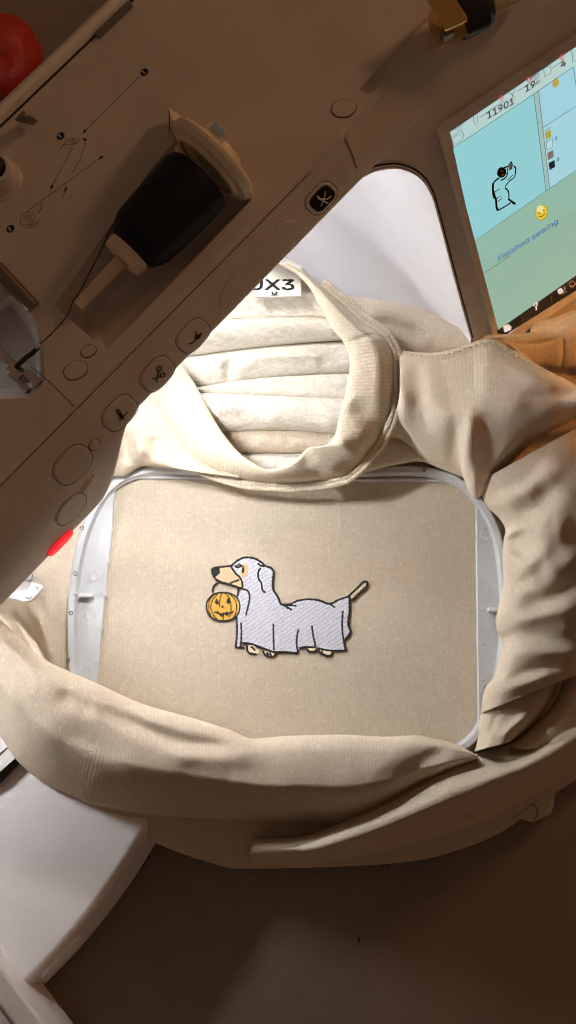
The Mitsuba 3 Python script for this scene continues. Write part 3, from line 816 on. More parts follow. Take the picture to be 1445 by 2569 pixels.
ou = P(342, 2106, -.0095) * A(1, 1, 0); e0, e1 = P(346, 2100, -.0095), P(66, 2477, -.0095)
EU = nrm(e1 - e0); EV = A(-EU[1], EU[0], 0); EV = EV if EV[0] > 0 else -EV
EL = np.linalg.norm(e1 - e0)
pf = [(-.30, -.0095), (-.12, -.0085), (-.05, -.0083)] + [(-.0045 + .0045 * math.sin(a), -.0128 + .0040 * math.cos(a)) for a in np.linspace(0, 1, 12) * math.pi * .44] + [(.0030, -.0250), (.0052, -.0345), (.0050, -.0362), (.0030, -.0366), (-.30, -.0366)]
add(EK + '__body', sweep_profile(pf, e0, EU, EV, -.14, EL + .004), 'glossy_white', 35)
add(EK + '__base', sweep_profile([(-.28, -.0366), (-.006, -.0366), (-.006, TZ + .0002), (-.28, TZ + .0002)], e0, EU, EV, -.14, EL - .002), 'black_plastic', 35)
add(EK + '__rubber_foot', hull(np.array([P(x, y, z) for z in (-.0395, -.0445) for x, y in [(386, 2106), (376, 2148), (362, 2170), (338, 2198), (330, 2196), (350, 2150), (374, 2104)]])), 'black_plastic', 30)
EN = nrm(EV * .022 + Zv * .0052)


def on_side(x, y):                       # the photograph's point on the unit's sloping side
    zs = np.linspace(-.0362, -.016, 120)
    p = P(np.asarray(x)[:, None], np.asarray(y)[:, None], zs[None]); d_ = p - e0
    g = d_ @ EV - .0042 * (1 - ((d_ @ EU / EL - .40) / .60) ** 2) - np.interp(-zs, [.013, .025, .0345, .0362], [.0, .003, .0052, .0050])[None]
    k_ = np.abs(g).argmin(1)
    return p[np.arange(len(k_)), k_]


sp = spline([(202, 2350), (196, 2362), (150, 2412), (120, 2446), (109, 2462), (104, 2452), (112, 2436), (150, 2395), (190, 2353)], 60, True)
add(EK + '__front_strip', slab(on_side(sp[:, 0], sp[:, 1]), EN, .0012, .0005), 'lid_white', 40)
dt = oval((96, 2475), 6, 5, 2, 16); add(EK + '__screw_plug', slab(on_side(dt[:, 0], dt[:, 1]), EN, .0012, .0005), 'lid_white', 40)
add(EK + '__carriage', hull(np.array([P(x, y, z) for z in (-.008, -.002) for x, y in [(-120, 2010), (-10, 1945), (48, 1893), (120, 1820), (-120, 1700)]])), 'glossy_white', 30)
add(EK + '__carriage_slot', hull(np.array([P(x, y, z) for z in (-.0088, -.0060) for x, y in [(-60, 2020), (0, 1966), (54, 1912), (46, 1896), (-4, 1938), (-60, 1985)]])), 'black_plastic', 30)
add(EK + '__carriage__groove', tube(P([-20, 0, 18], [1910, 1892, 1876], -.0018), .0003, 6), 'groove_dark', True)

CK = 'plastic_case'
labels[CK] = {'label': 'white plastic case with a stepped rim at bottom left corner beside the embroidery unit', 'category': 'case'}
c0, c1 = P(-60, 2340, .004), P(150, 2620, .004); CU = nrm(c1 - c0); CV = A(CU[1], -CU[0], 0); CV = CV if CV[0] < 0 else -CV
CAX = np.stack([CU, CV, Zv])
add(CK + '__wall', box(c0 + CU * .07 + CV * .005 - Zv * .016, CAX, (.07 + .06, .0052, .018), .0016), 'white_shell', 40)
add(CK + '__lid', box(c0 + CU * .07 + CV * .052 - Zv * .012, CAX, (.07 + .06, .041, .011), .002), 'glossy_white', 40)
add(CK + '__foot', hull(np.array([P(x, y, z) for z in (-.045, -.024) for x, y in [(76, 2497), (118, 2492), (140, 2515), (220, 2640), (120, 2640)]])), 'white_shell', 30)

# ------------------------------------------------------------------ embroidery hoop
HK = 'embroidery_hoop'
labels[HK] = {'label': 'light grey plastic embroidery hoop clamping the beige fabric flat', 'category': 'embroidery hoop'}
rim_px = [(182, 1560), (186, 1480), (198, 1400), (215, 1335), (246, 1265), (300, 1207), (370, 1183), (480, 1180), (700, 1184), (900, 1184), (1010, 1181), (1080, 1186), (1140, 1205), (1195, 1250), (1232, 1310), (1252, 1375), (1262, 1450), (1266, 1530), (1262, 1620), (1250, 1700), (1228, 1775), (1180, 1856), (1110, 1893), (900, 1905), (600, 1905), (330, 1898), (236, 1850), (198, 1760), (184, 1670)]
rim = spline(rim_px, 260, True)
nr = np.roll(rim, -1, 0) - np.roll(rim, 1, 0); nr = np.c_[nr[:, 1], -nr[:, 0]]; nr /= np.linalg.norm(nr, axis=1, keepdims=True)   # outward
if ((rim - rim.mean(0)) * nr).sum() < 0:
    nr = -nr
prof = [(13, -.003), (13, .0040), (12, .0050), (9.5, .0056), (-2, .0056), (-5, .0052), (-6.5, .0044), (-8, .0030), (-13, .0021), (-13, -.003)]
Rm = np.array([P(rim[:, 0] + a * nr[:, 0], rim[:, 1] + a * nr[:, 1], b) for a, b in prof]).transpose(1, 0, 2)
n_, k_ = Rm.shape[:2]
i, j = np.meshgrid(np.arange(n_), np.arange(k_ - 1), indexing='ij')
q = np.stack([i * k_ + j, i * k_ + j + 1, ((i + 1) % n_) * k_ + j + 1, ((i + 1) % n_) * k_ + j], -1).reshape(-1, 4)
add(HK + '__rim', trimesh.Trimesh(Rm.reshape(-1, 3), np.vstack([q[:, [0, 1, 2]], q[:, [0, 2, 3]]]), process=False), 'hoop_grey', 40)
inner_px = [(289, 1216), (296, 1206), (312, 1201), (700, 1205), (1112, 1206), (1150, 1212), (1178, 1228), (1194, 1248), (1197, 1275), (1200, 1600), (1202, 1820), (1198, 1846), (1180, 1862), (700, 1880), (262, 1880), (238, 1872), (232, 1850), (240, 1730), (262, 1480), (280, 1300)]


def plate(x0, x1):
    ro = sg.Polygon(rim - nr * 6.0); ri = sg.Polygon(inner_px).buffer(0)
    g = ro.difference(ri).intersection(sg.box(x0, 1000, x1, 2100))
    g = max(getattr(g, 'geoms', [g]), key=lambda a: a.area)
    m = trimesh.creation.extrude_polygon(g.buffer(-1).buffer(1).segmentize(12), 1.0, engine='earcut')
    v_ = np.array(m.vertices); vz = np.where(v_[:, 2] > .5, .0016, -.001)
    m = trimesh.Trimesh(P(v_[:, 0], v_[:, 1], vz), m.faces, process=False)
    m.fix_normals()
    return m


add(HK + '__side_plate', plate(100, 700), 'hoop_grey', 30)
add(HK + '__side_plate', plate(700, 1400), 'hoop_grey', 30)
ip = spline(inner_px, 300, True)
add(HK + '__window_lip', tube(P(ip[:, 0], ip[:, 1], .0008), .0008, 8, True), 'hoop_mark', True)
for x, y, r_ in ((237, 1445, 12), (226, 1542, 12), (218, 1687, 12), (1220, 1340, 13), (1230, 1479, 13), (1231, 1581, 13), (1221, 1729, 13)):
    lp = oval((x, y), r_, r_, 2, 28)
    add(HK + '__ring_mark', tube(P(lp[:, 0], lp[:, 1], .0016), .00026, 6, True), 'hoop_mark', True)
for x, y in ((189, 1439), (178, 1538), (171, 1657), (205, 1325), (1064, 1178)):
    lp = oval((x, y), 4.4, 4.4, 2, 16)
    add(HK + '__pin_hole', tube(P(lp[:, 0], lp[:, 1], .0056), .0002, 6, True), 'groove_brown', True)
for x, y, dx, dy in ((266, 1412, 12, 0), (258, 1494, 12, 0), (248, 1577, 12, 0), (238, 1662, 12, 0), (183, 1489, 10, 0), (273, 1333, 10, 0), (1205, 1363, 9, 0), (1206, 1446, 9, 0), (1207, 1529, 9, 0), (1208, 1617, 9, 0), (1208, 1706, 9, 0), (1062, 1200, 0, 9), (980, 1200, 0, 9)):
    add(HK + '__tick', tube(P([x, x + dx], [y, y + dy], .0016 if (x > 190) else .0056), .00045, 8, False, .8), 'hoop_mark', True)
for x0, x1, y in ((200, 236, 1494), (1224, 1262, 1530)):
    add(HK + '__grip_rib', box((P(x0, y, .0035) + P(x1, y, .0035)) / 2, np.eye(3), (np.linalg.norm(P(x1, y) - P(x0, y)) / 2, .0009, .0020), .0005), 'hoop_mark', 40)

# ------------------------------------------------------------------ sweatshirt
WK = 'sweatshirt'
labels[WK] = {'label': 'beige fleece lined crew neck sweatshirt bunched round the hoop, embroidered dog', 'category': 'sweatshirt'}


def cloth_part(name, guides, mat='knit', label=None, **kw):
    m, uv = loft(guides, **kw)
    return add(f'{WK}__{name}', m, mat, True, label=label, uv=uv)


# front panel: flat inside the hoop, slack outside it
xs, ys = np.linspace(-140, 1262, 300), np.linspace(1120, 1960, 200)
X, Y = np.meshgrid(xs, ys)
Zp = np.full(X.shape, -.0004)
inside = (X > 285 - (Y - 1210) * .09)
out = np.clip((178 - X) / 60, 0, 1)
Zp += folds(X, Y, [([(846, 1210), (848, 1260), (856, 1310), (859, 1370)], 4, .00035)])
Zp += lumps(X, Y, 160, .00035, 3)
emb = np.exp(-(((X - 700) / 260) ** 2 + ((Y - 1530) / 160) ** 2))
Zp += emb * lumps(X, Y, 45, .00035, 5)
Zp += out * (folds(X, Y, [([(60, 1500), (100, 1560), (130, 1650), (140, 1700)], 16, .006), ([(20, 1530), (60, 1590), (100, 1660)], 14, -.004), ([(150, 1380), (120, 1460), (150, 1600)], 30, .003)]) - .002 + lumps(X, Y, 70, .0015, 8))
pv = P(X, Y, Zp)
m_, n_ = X.shape
i, j = np.meshgrid(np.arange(m_ - 1), np.arange(n_ - 1), indexing='ij')
keep = ~((X[:-1, :-1] < 190) & (Y[:-1, :-1] > 1795 + (X[:-1, :-1] + 140) * .25))
q = np.stack([i * n_ + j, (i + 1) * n_ + j, (i + 1) * n_ + j + 1, i * n_ + j + 1], -1)[keep]
uvp = pv.reshape(-1, 3)[:, :2] @ np.array([[1, .03], [-.03, 1]]).T
add(WK + '__front_panel', trimesh.Trimesh(pv.reshape(-1, 3), np.vstack([q[:, [0, 1, 2]], q[:, [0, 2, 3]]]), process=False), 'knit_fine', True, uv=uvp)

# fleece folds seen through the neck
FL = [([(430, 640), (560, 640), (700, 645), (745, 668)], [(380, 830), (540, 822), (720, 812), (880, 815)], .016, .012, .006),
      ([(380, 812), (520, 806), (595, 800), (750, 796), (900, 812)], [(360, 905), (500, 893), (600, 880), (760, 862), (905, 852)], .017, .006, .011),
      ([(340, 900), (480, 892), (600, 876), (760, 862), (910, 855)], [(340, 1000), (485, 980), (590, 962), (700, 948), (910, 938)], .009, .004, .011),
      ([(340, 990), (490, 972), (600, 955), (720, 944), (905, 936)], [(340, 1010), (490, 988), (600, 992), (720, 997), (900, 1003)], .012, .010, .005),
      ([(330, 1010), (490, 984), (600, 988), (720, 994), (900, 1000)], [(360, 1110), (530, 1090), (620, 1083), (720, 1081), (890, 1098)], .010, .004, .013),
      ([(420, 1092), (545, 1084), (640, 1080), (740, 1081), (880, 1092)], [(430, 1140), (560, 1138), (640, 1137), (740, 1137), (870, 1140)], .007, .003, .006),
      ([(560, 1130), (600, 1136), (640, 1138), (740, 1138), (860, 1140)], [(590, 1190), (620, 1196), (660, 1198), (740, 1198), (850, 1180)], .004, .003, .003)]
for k, (a, b, za, zb, h) in enumerate(FL):
    cr_ = []
    if k == 2:
        cr_ = [([(555, 905), (575, 930), (565, 960)], 14, -.004), ([(600, 900), (700, 890), (840, 900)], 16, .003)]
    if k == 4:
        cr_ = [([(500, 1010), (560, 1020), (620, 1010)], 24, .003)]
    cloth_part('lining_fold', [(a, za), (b, zb)], 'fleece' if k != 5 else 'knit', round_=h, power=2.4, creases=cr_, seed=20 + k, N=120, M=40, lump=((60, .0012), (18, .0007)), under=(.004, .014))

# the label
lq = np.array([(640, 668), (756, 666), (755, 744), (640, 746)], float)
add(WK + '__size_label', slab(P(lq[:, 0], lq[:, 1], .026), Zv, .0008), 'white_print', label='white woven label reading X3 with size M below')
tm_ = meshkit.text_mesh('UX3', .0050, .00012, True); tv_ = np.array(tm_.vertices); tv_[:, 0] *= 1.62; tv_[:, 0] -= tv_[:, 0].max()
lt = trimesh.Trimesh(P(739, 727, .0270) + tv_, tm_.faces, process=False)
mm_ = meshkit.text_mesh('M', .0019, .00012, True); mv_ = np.array(mm_.vertices) * A(1.3, 1, 1)
add(WK + '__size_label__lettering', cat([lt, trimesh.Trimesh(P(680, 742, .0270) + mv_, mm_.faces, process=False)]), 'black_print')

# shoulder and sleeves behind, right of the neck
cloth_part('back_panel', [([(756, 664), (775, 690), (806, 715), (860, 738), (950, 752), (1050, 772), (1170, 806), (1240, 826), (1330, 880)], [.018, .020, .018, .014, .010, .010, .014]),
                          ([(766, 690), (790, 735), (825, 768), (870, 790), (955, 800), (1060, 830), (1180, 836), (1245, 840), (1330, 905)], [.030, .030, .030, .030, .026, .026, .024]),
                          ([(776, 712), (805, 765), (840, 800), (900, 838), (965, 870), (1060, 900), (1185, 880), (1250, 864), (1330, 930)], [.026, .026, .026, .026, .026, .026, .026])],
           seed=40, round_=.003, wale='t', creases=[([(930, 790), (1000, 815), (1080, 850)], 22, -.004)])
cloth_part('under_sleeve', [([(1225, 836), (1290, 838), (1340, 832), (1385, 822), (1445, 800), (1560, 765)], [.026, .026, .027, .03, .03]),
                            ([(1225, 900), (1290, 900), (1340, 895), (1385, 890), (1445, 870), (1560, 840)], [.022, .022, .022, .024, .024]),
                            ([(1225, 1020), (1290, 1020), (1340, 1020), (1385, 1020), (1445, 1020), (1560, 1000)], [.0, .0, .0, .0, .0])],
           seed=44, round_=.004, wale='t', creases=[([(1408, 820), (1412, 880), (1400, 950)], 5, -.0012), ([(1270, 862), (1340, 862), (1405, 845)], 5, -.0010), ([(1340, 930), (1400, 940), (1460, 930)], 14, -.006)])
cloth_part('under_sleeve', [([(1330, 822), (1352, 806), (1385, 797), (1420, 786), (1460, 770), (1560, 735)], [.016, .018, .018, .018]), ([(1330, 850), (1352, 850), (1385, 846), (1420, 836), (1460, 815), (1560, 780)], [.016, .016, .016, .016])],
           seed=46, round_=.007, N=60, M=24)
topA = [(998, 868), (1010, 878), (1040, 883), (1070, 885), (1100, 884), (1140, 874), (1180, 862), (1225, 850), (1290, 880), (1350, 916), (1445, 965), (1560, 1020)]
lowB = [(962, 1102), (1002, 1106), (1062, 1149), (1110, 1173), (1160, 1192), (1172, 1227), (1193, 1251), (1217, 1234), (1277, 1168), (1352, 1100), (1445, 1050), (1560, 985)]
midm = [(a[0] * .55 + b[0] * .45, a[1] * .55 + b[1] * .45) for a, b in zip(topA, lowB)]
mid2 = [(a[0] * .15 + b[0] * .85, a[1] * .15 + b[1] * .85) for a, b in zip(topA, lowB)]
midm[0], mid2[0] = (1004, 970), (984, 1060)
cloth_part('shoulder', [(topA, [.034, .036, .038, .040, .040, .042, .046, .046]), (midm, [.040, .042, .044, .044, .046, .050, .052, .054, .050]), (mid2, [.026, .026, .024, .026, .030, .030, .034, .040, .044]), (lowB, [.014, .014, .013, .013, .014, .014, .022, .034, .040])],
           seed=50, N=320, M=120, round_=.002, wale='t',
           creases=[([(1188, 1000), (1178, 1070), (1169, 1140), (1171, 1205)], 21, 0.0027), ([(1240, 980), (1224, 1080), (1208, 1150), (1196, 1220)], 44, -.0030), ([(1420, 1020), (1330, 1082), (1270, 1140), (1217, 1215)], 28, 0.0030),
                    ([(1046, 900), (1052, 1000), (1064, 1100)], 30, -0.0023), ([(1008, 1110), (1010, 1040), (1018, 950)], 21, 0.0016), ([(1090, 1140), (1118, 1080), (1140, 1000)], 30, 0.0021), ([(1130, 1180), (1146, 1110), (1158, 1040)], 21, -0.0019),
                    ([(1240, 885), (1330, 940), (1450, 990)], 21, 0.0016), ([(1280, 1020), (1360, 1000), (1460, 990)], 30, -0.0026)])
sm = np.array(topA[1:], float); sm3 = spline(np.c_[sm[:, 0], sm[:, 1] + 9, np.interp(np.linspace(0, 1, len(sm)), np.linspace(0, 1, 8), [.0375, .039, .041, .042, .042, .044, .047, .048])], 150)
stit = []
for k in range(2, 110, 4):
    stit.append(tube(P(sm3[k:k + 3, 0], sm3[k:k + 3, 1], sm3[k:k + 3, 2] + .0018), .0004, 6))
add(WK + '__shoulder__stitching', cat(stit), 'rib_knit', True, uv=np.zeros((sum(len(s.vertices) for s in stit), 2)), kind='stuff')
cloth_part('lower_shoulder', [([(880, 1120), (930, 1095), (1000, 1090), (1070, 1110), (1140, 1150), (1190, 1180)], .016), ([(835, 1208), (895, 1190), (975, 1170), (1050, 1158), (1110, 1178), (1165, 1200)], [.011, .0105, .0105, .0105, .0105])], seed=55, round_=.004, N=90, M=30)

# right side: gathers hanging over the hoop
Ls = [(1190, 1215), (1208, 1243), (1224, 1274), (1252, 1300), (1268, 1331), (1263, 1360), (1261, 1400), (1263, 1453), (1258, 1490), (1248, 1533), (1243, 1556), (1247, 1585), (1261, 1611), (1250, 1663), (1238, 1698), (1218, 1726), (1210, 1756), (1208, 1788)]
Rs = [(1580, 1000 + 640 * k / (len(Ls) - 1)) for k in range(len(Ls))]
g1 = [(a[0] * .86 + b[0] * .14, a[1] * .86 + b[1] * .14) for a, b in zip(Ls, Rs)]
g2 = [(a[0] * .5 + b[0] * .5, a[1] * .5 + b[1] * .5) for a, b in zip(Ls, Rs)]
cloth_part('side_gathers', [(Ls, [.010, .012, .012, .012, .012]), (g1, [.026, .027, .028, .029, .028]), (g2, [.034, .036, .036, .035, .030]), (Rs, [.02, .02, .015, .01, .005])], seed=60, N=300, M=130, round_=.005, power=2.6, wale='s', under=(.004, .009),
           creases=[([(1290, 1330), (1300, 1370), (1290, 1400)], 31, -0.0058), ([(1275, 1430), (1310, 1428), (1350, 1395), (1400, 1370)], 23, 0.0035), ([(1295, 1500), (1350, 1510), (1400, 1490), (1460, 1455)], 23, -0.0040),
                    ([(1260, 1550), (1320, 1552), (1390, 1535), (1480, 1530)], 21, 0.0029), ([(1280, 1600), (1340, 1590), (1420, 1600), (1500, 1580)], 23, -0.0029), ([(1255, 1655), (1330, 1635), (1420, 1640), (1500, 1620)], 23, 0.0029),
                    ([(1260, 1700), (1330, 1685), (1430, 1650)], 18, -0.0029), ([(1230, 1745), (1310, 1715), (1420, 1670)], 20, 0.0029), ([(1230, 1240), (1290, 1250), (1340, 1220), (1420, 1140)], 29, 0.0029), ([(1270, 1280), (1330, 1270), (1390, 1200)], 26, -0.0029),
                    ([(1340, 1290), (1380, 1330), (1440, 1330)], 39, 0.0035), ([(1350, 1440), (1420, 1410), (1480, 1400)], 29, 0.0029), ([(1272, 1470), (1300, 1460), (1340, 1460)], 16, -0.0023)])
cloth_part('tucked_fold', [([(1212, 1770), (1203, 1806), (1199, 1850), (1190, 1886)], .010), ([(1262, 1752), (1252, 1790), (1238, 1840), (1222, 1876)], .022), ([(1340, 1738), (1330, 1780), (1300, 1820), (1262, 1866)], .024), ([(1412, 1680), (1392, 1738), (1350, 1800), (1282, 1860)], .010)],
           seed=66, round_=.006, N=90, M=70, wale='s', creases=[([(1250, 1860), (1290, 1820), (1330, 1790)], 12, .003), ([(1225, 1850), (1240, 1810), (1250, 1780)], 10, -.002)])
cloth_part('side_fold', [([(1418, 1680), (1400, 1742), (1358, 1803), (1280, 1870)], .008), ([(1470, 1690), (1450, 1750), (1400, 1815), (1320, 1880)], .020), ([(1600, 1640), (1600, 1720), (1560, 1800), (1500, 1860)], .012)], seed=68, round_=.006, N=90, M=50, wale='s')

# bottom: the big roll, the dark underside, the front roll lying over it
A2 = [(-110, 1450), (-20, 1535), (52, 1602), (104, 1650), (166, 1681), (245, 1715), (297, 1740), (365, 1768), (500, 1806), (575, 1830), (637, 1853), (722, 1846), (847, 1843), (972, 1848), (1042, 1844), (1072, 1850), (1122, 1860), (1152, 1871), (1192, 1892)]
B2 = [(-110, 1690), (-45, 1790), (0, 1848), (40, 1905), (100, 1957), (165, 1990), (250, 2022), (370, 2042), (500, 2052), (600, 2056), (722, 2060), (800, 2064), (870, 2068), (950, 2044), (1010, 2010), (1060, 1980), (1110, 1955), (1160, 1930), (1200, 1905)]
gA = [(a[0] * .82 + b[0] * .18, a[1] * .82 + b[1] * .18) for a, b in zip(A2, B2)]
gB = [(a[0] * .45 + b[0] * .55, a[1] * .45 + b[1] * .55) for a, b in zip(A2, B2)]
cloth_part('front_roll', [(A2, [.012, .013, .012, .012, .012, .012]), (gA, [.023, .024, .023, .022, .021, .020]), (gB, [.024, .024, .024, .024, .023, .020]), (B2, [-.002, -.004, -.006, -.006, -.002, .004])], seed=70, N=340, M=110, round_=.006, power=2.4, wale='t',
           creases=[([(655, 1856), (575, 1872), (480, 1868), (390, 1840), (280, 1790), (200, 1760)], 20, -0.0034), ([(620, 1850), (540, 1828), (420, 1805), (300, 1765)], 22, 0.0014), ([(700, 1870), (600, 1895), (480, 1895), (380, 1870)], 34, 0.0024),
                    ([(130, 1735), (190, 1760), (250, 1790)], 24, -0.0019), ([(150, 1800), (230, 1870), (330, 1920)], 36, -0.0014), ([(1150, 1872), (1100, 1890), (1040, 1930), (980, 1985)], 24, -0.0029), ([(1040, 1862), (980, 1900), (900, 1960)], 32, 0.0014), ([(60, 1660), (110, 1740), (180, 1850)], 48, 0.0010)])
A3 = [(120, 1940), (250, 1985), (370, 2010), (500, 2020), (600, 2025), (722, 2030), (900, 2030), (1050, 2020), (1180, 1990), (1260, 1960), (1330, 1930), (1420, 1880), (1540, 1800)]
B3 = [(150, 1970), (245, 2046), (370, 2106), (500, 2156), (600, 2179), (722, 2178), (900, 2172), (1050, 2158), (1180, 2122), (1260, 2086), (1325, 2042), (1400, 1985), (1540, 1900)]
cloth_part('underside', [(A3, [-.012, -.012, -.012, -.012, -.012]), (B3, [-.012, -.022, -.030, -.034, -.034, -.034])], seed=76, round_=.007, N=220, M=50, wale='t', under=(.004, .008))
A4 = [(628, 2140), (640, 2106), (722, 2102), (772, 2095), (862, 2060), (962, 2005), (1042, 1960), (1102, 1925), (1152, 1900), (1222, 1884), (1297, 1860), (1347, 1835), (1397, 1805), (1445, 1770), (1580, 1680)]
B4 = [(632, 2150), (650, 2168), (735, 2173), (800, 2168), (872, 2156), (960, 2142), (1022, 2128), (1080, 2112), (1125, 2098), (1222, 2062), (1290, 2030), (1325, 2008), (1390, 1970), (1445, 1935), (1580, 1850)]
h1 = [(a[0] * .72 + b[0] * .28, a[1] * .72 + b[1] * .28) for a, b in zip(A4, B4)]
h2 = [(a[0] * .5 + b[0] * .5, a[1] * .5 + b[1] * .5) for a, b in zip(A4, B4)]
cloth_part('hem_roll', [(A4, [-.020, -.002, .003, .006, .006, .004]), (h1, [-.010, .010, .016, .019, .019, .016]), (h2, [-.010, .012, .019, .023, .024, .020]), (B4, [-.030, -.028, -.028, -.026, -.026, -.024])], seed=80, N=320, M=90, round_=.008, power=2.0, wale='t',
           creases=[([(1120, 2075), (1200, 2050), (1260, 2015)], 12, .005), ([(1000, 2090), (1130, 2050), (1260, 1980), (1400, 1900)], 24, -.004), ([(640, 2130), (700, 2125), (760, 2130)], 20, .003)])
cloth_part('cuff', [([(1290, 2050), (1325, 2020), (1360, 1985), (1400, 1950)], -.026), ([(1330, 2062), (1352, 2056), (1384, 2036), (1392, 1980)], -.032)], 'rib_knit', seed=84, round_=.0035, N=50, M=24)
hl = P([1334, 1343, 1348, 1345, 1338], [2018, 2022, 2036, 2050, 2056], -.018)
add(WK + '__cuff__seam', tube(spline(hl, 20), .00022, 6), 'groove_brown', True)

# left of the neck: bright bunched cloth
cloth_part('left_gathers', [([(370, 930), (410, 980), (450, 1040), (480, 1085), (520, 1130), (580, 1180)], [.012, .016, .016, .014, .010]),
                            ([(290, 1010), (320, 1050), (350, 1100), (385, 1140), (440, 1172), (600, 1196)], [.022, .024, .022, .018, .016]),
                            ([(215, 1150), (250, 1190), (305, 1195), (362, 1170), (420, 1175), (600, 1202)], [.008, .009, .0105, .0105, .0110])], seed=90, N=140, M=60, round_=.004, wale='t',
           creases=[([(340, 1060), (350, 1120), (362, 1165)], 16, 0.0046), ([(310, 1060), (318, 1120), (322, 1180)], 16, -0.0039), ([(380, 1090), (392, 1130), (400, 1160)], 14, -0.0026), ([(290, 1090), (290, 1150)], 16, 0.0026)])

# neckband
inn_px = [(650, 652), (702, 666), (740, 686), (772, 716), (802, 765), (830, 820), (862, 860), (878, 912), (870, 970), (856, 1030), (840, 1090), (815, 1118), (775, 1123), (748, 1150), (715, 1172), (675, 1178), (620, 1152), (565, 1095), (520, 1022), (490, 965), (455, 915), (410, 850), (380, 800)]
out_px = [(655, 642), (706, 654), (752, 676), (804, 716), (860, 765), (922, 815), (968, 850), (986, 892), (990, 970), (980, 1035), (956, 1092), (930, 1128), (905, 1160), (862, 1194), (792, 1207), (722, 1212), (640, 1208), (540, 1184), (470, 1150), (425, 1106), (392, 1050), (350, 970), (320, 900)]
mid_px = [(a[0] * .45 + b[0] * .55, a[1] * .45 + b[1] * .55) for a, b in zip(inn_px, out_px)]
cloth_part('neckband', [(inn_px, [.036, .038, .040, .042, .042, .040, .036, .032, .028, .026, .026, .026]), (mid_px, [.037, .039, .042, .043, .042, .038, .031, .025, .024, .023, .025, .025]), (out_px, [.030, .030, .032, .036, .036, .030, .022, .014, .012, .013, .014, .014])], 'rib_knit',
           seed=95, N=300, M=60, round_=.003, wale='t', under=(.004, .008),
           creases=[([(862, 868), (905, 848), (960, 838)], 5, -.0010), ([(880, 1000), (925, 1050), (965, 1100)], 30, -.0032), ([(830, 1100), (880, 1130), (910, 1165)], 20, .0025), ([(745, 1145), (790, 1180), (830, 1205)], 22, -.0022)])
oc = np.array(out_px[3:], float); zc = np.interp(np.linspace(0, 1, 23), np.linspace(0, 1, 12), [.030, .030, .032, .036, .036, .030, .022, .014, .012, .013, .014, .014])[3:]
cc = spline(np.c_[oc, zc], 400)
d_ = np.gradient(cc[:, :2], axis=0); nn_ = np.c_[-d_[:, 1], d_[:, 0]]; nn_ /= np.linalg.norm(nn_, axis=1, keepdims=True)
if (nn_ * (cc[:, :2] - np.array([680, 950]))).sum() < 0:
    nn_ = -nn_
rng = np.random.default_rng(4)
for off_, r_, dz in ((4, .0013, .0016), (15, .0015, .0008)):
    wob = np.cumsum(rng.normal(0, .25, 400)); wob -= np.linspace(wob[0], wob[-1], 400)
    p3 = P(cc[:, 0] + nn_[:, 0] * (off_ + wob * .5), cc[:, 1] + nn_[:, 1] * (off_ + wob * .5), cc[:, 2] + dz)
    tb = tube(p3, r_ * (1 + .05 * np.sin(np.arange(400) * 1.5)), 12)
    uvt = np.stack([np.repeat(np.r_[0, np.cumsum(np.linalg.norm(np.diff(p3, axis=0), axis=1))], 12), np.tile(np.arange(12) * .0008, 400)], 1)
    add(WK + '__neck_seam', tb, 'rib_knit', True, uv=np.vstack([uvt, [[0, 0], [0, 0]]]))

# ------------------------------------------------------------------ the embroidered dog
K7 = lambda a: np.array([(480 + x / 3.0104, 1350 + y / 3.0104) for x, y in a], float)
EMB = WK + '__embroidery'
ZE = .0003


def fill(name, pts, mat, h, label=None, smooth_pts=True):
    p = K7(pts)
    if smooth_pts:
        p = spline(p, 120, True)
    g = sg.Polygon(p).buffer(0)
    g = max(getattr(g, 'geoms', [g]), key=lambda a: a.area)
    parts = []
    for inset, hh in ((0, .45), (1.0, .8), (2.0, 1.0)):
        gg = g.buffer(-inset)
        for s in getattr(gg, 'geoms', [gg]):
            if s.is_empty or s.area < 4:
                continue
            m = trimesh.creation.extrude_polygon(s.segmentize(6), 1.0, engine='earcut'); v_ = np.array(m.vertices)
            parts.append(trimesh.Trimesh(P(v_[:, 0], v_[:, 1], np.where(v_[:, 2] > .5, ZE + h * hh, -.001)), m.faces, process=False))
    m = cat(parts); 
    for_n = m.faces
    return add(f'{EMB}__{name}', m, mat, 25, label=label)


fill('ghost_sheet', [(305, 207), (350, 172), (410, 148), (470, 154), (520, 182), (560, 213), (600, 226), (620, 262), (614, 310), (612, 372), (640, 412), (660, 470), (690, 503), (740, 500), (800, 476), (880, 463), (950, 468), (1010, 490), (1045, 495), (1110, 467), (1190, 440), (1194, 540), (1184, 650), (1200, 700), (1160, 760), (1160, 850), (1080, 853), (1000, 842), (940, 825), (870, 823), (815, 828), (808, 862), (780, 868), (700, 858), (630, 855), (560, 830), (480, 800), (400, 790), (370, 822), (342, 820), (337, 740), (340, 640), (350, 560), (358, 420), (386, 382), (382, 330), (350, 290), (315, 235)], 'white_stitch', .0003, 'white satin stitched ghost sheet of the embroidered dog')
fill('snout', [(212, 232), (300, 214), (330, 262), (372, 305), (385, 365), (372, 378), (300, 352), (205, 322), (178, 292), (212, 264)], 'tan_stitch', .0003)
fill('nose', [(160, 226), (215, 236), (214, 262), (186, 288), (166, 275), (158, 250)], 'black_stitch', .0005)
fill('eye_patch', oval((400, 245), 34, 60, 2, 24, 8), 'tan_stitch', .00045)
fill('eye', oval((391, 240), 13, 30, 2, 20, 10), 'black_stitch', .0006)
fill('pumpkin', oval((240, 518), 122, 103, 2.2, 40, 0), 'orange_stitch', .0004, 'orange pumpkin bucket hanging from the dog\'s mouth')
fill('tail', [(1196, 442), (1306, 340), (1320, 342), (1318, 356), (1210, 460)], 'cream_stitch', .0002, smooth_pts=False)
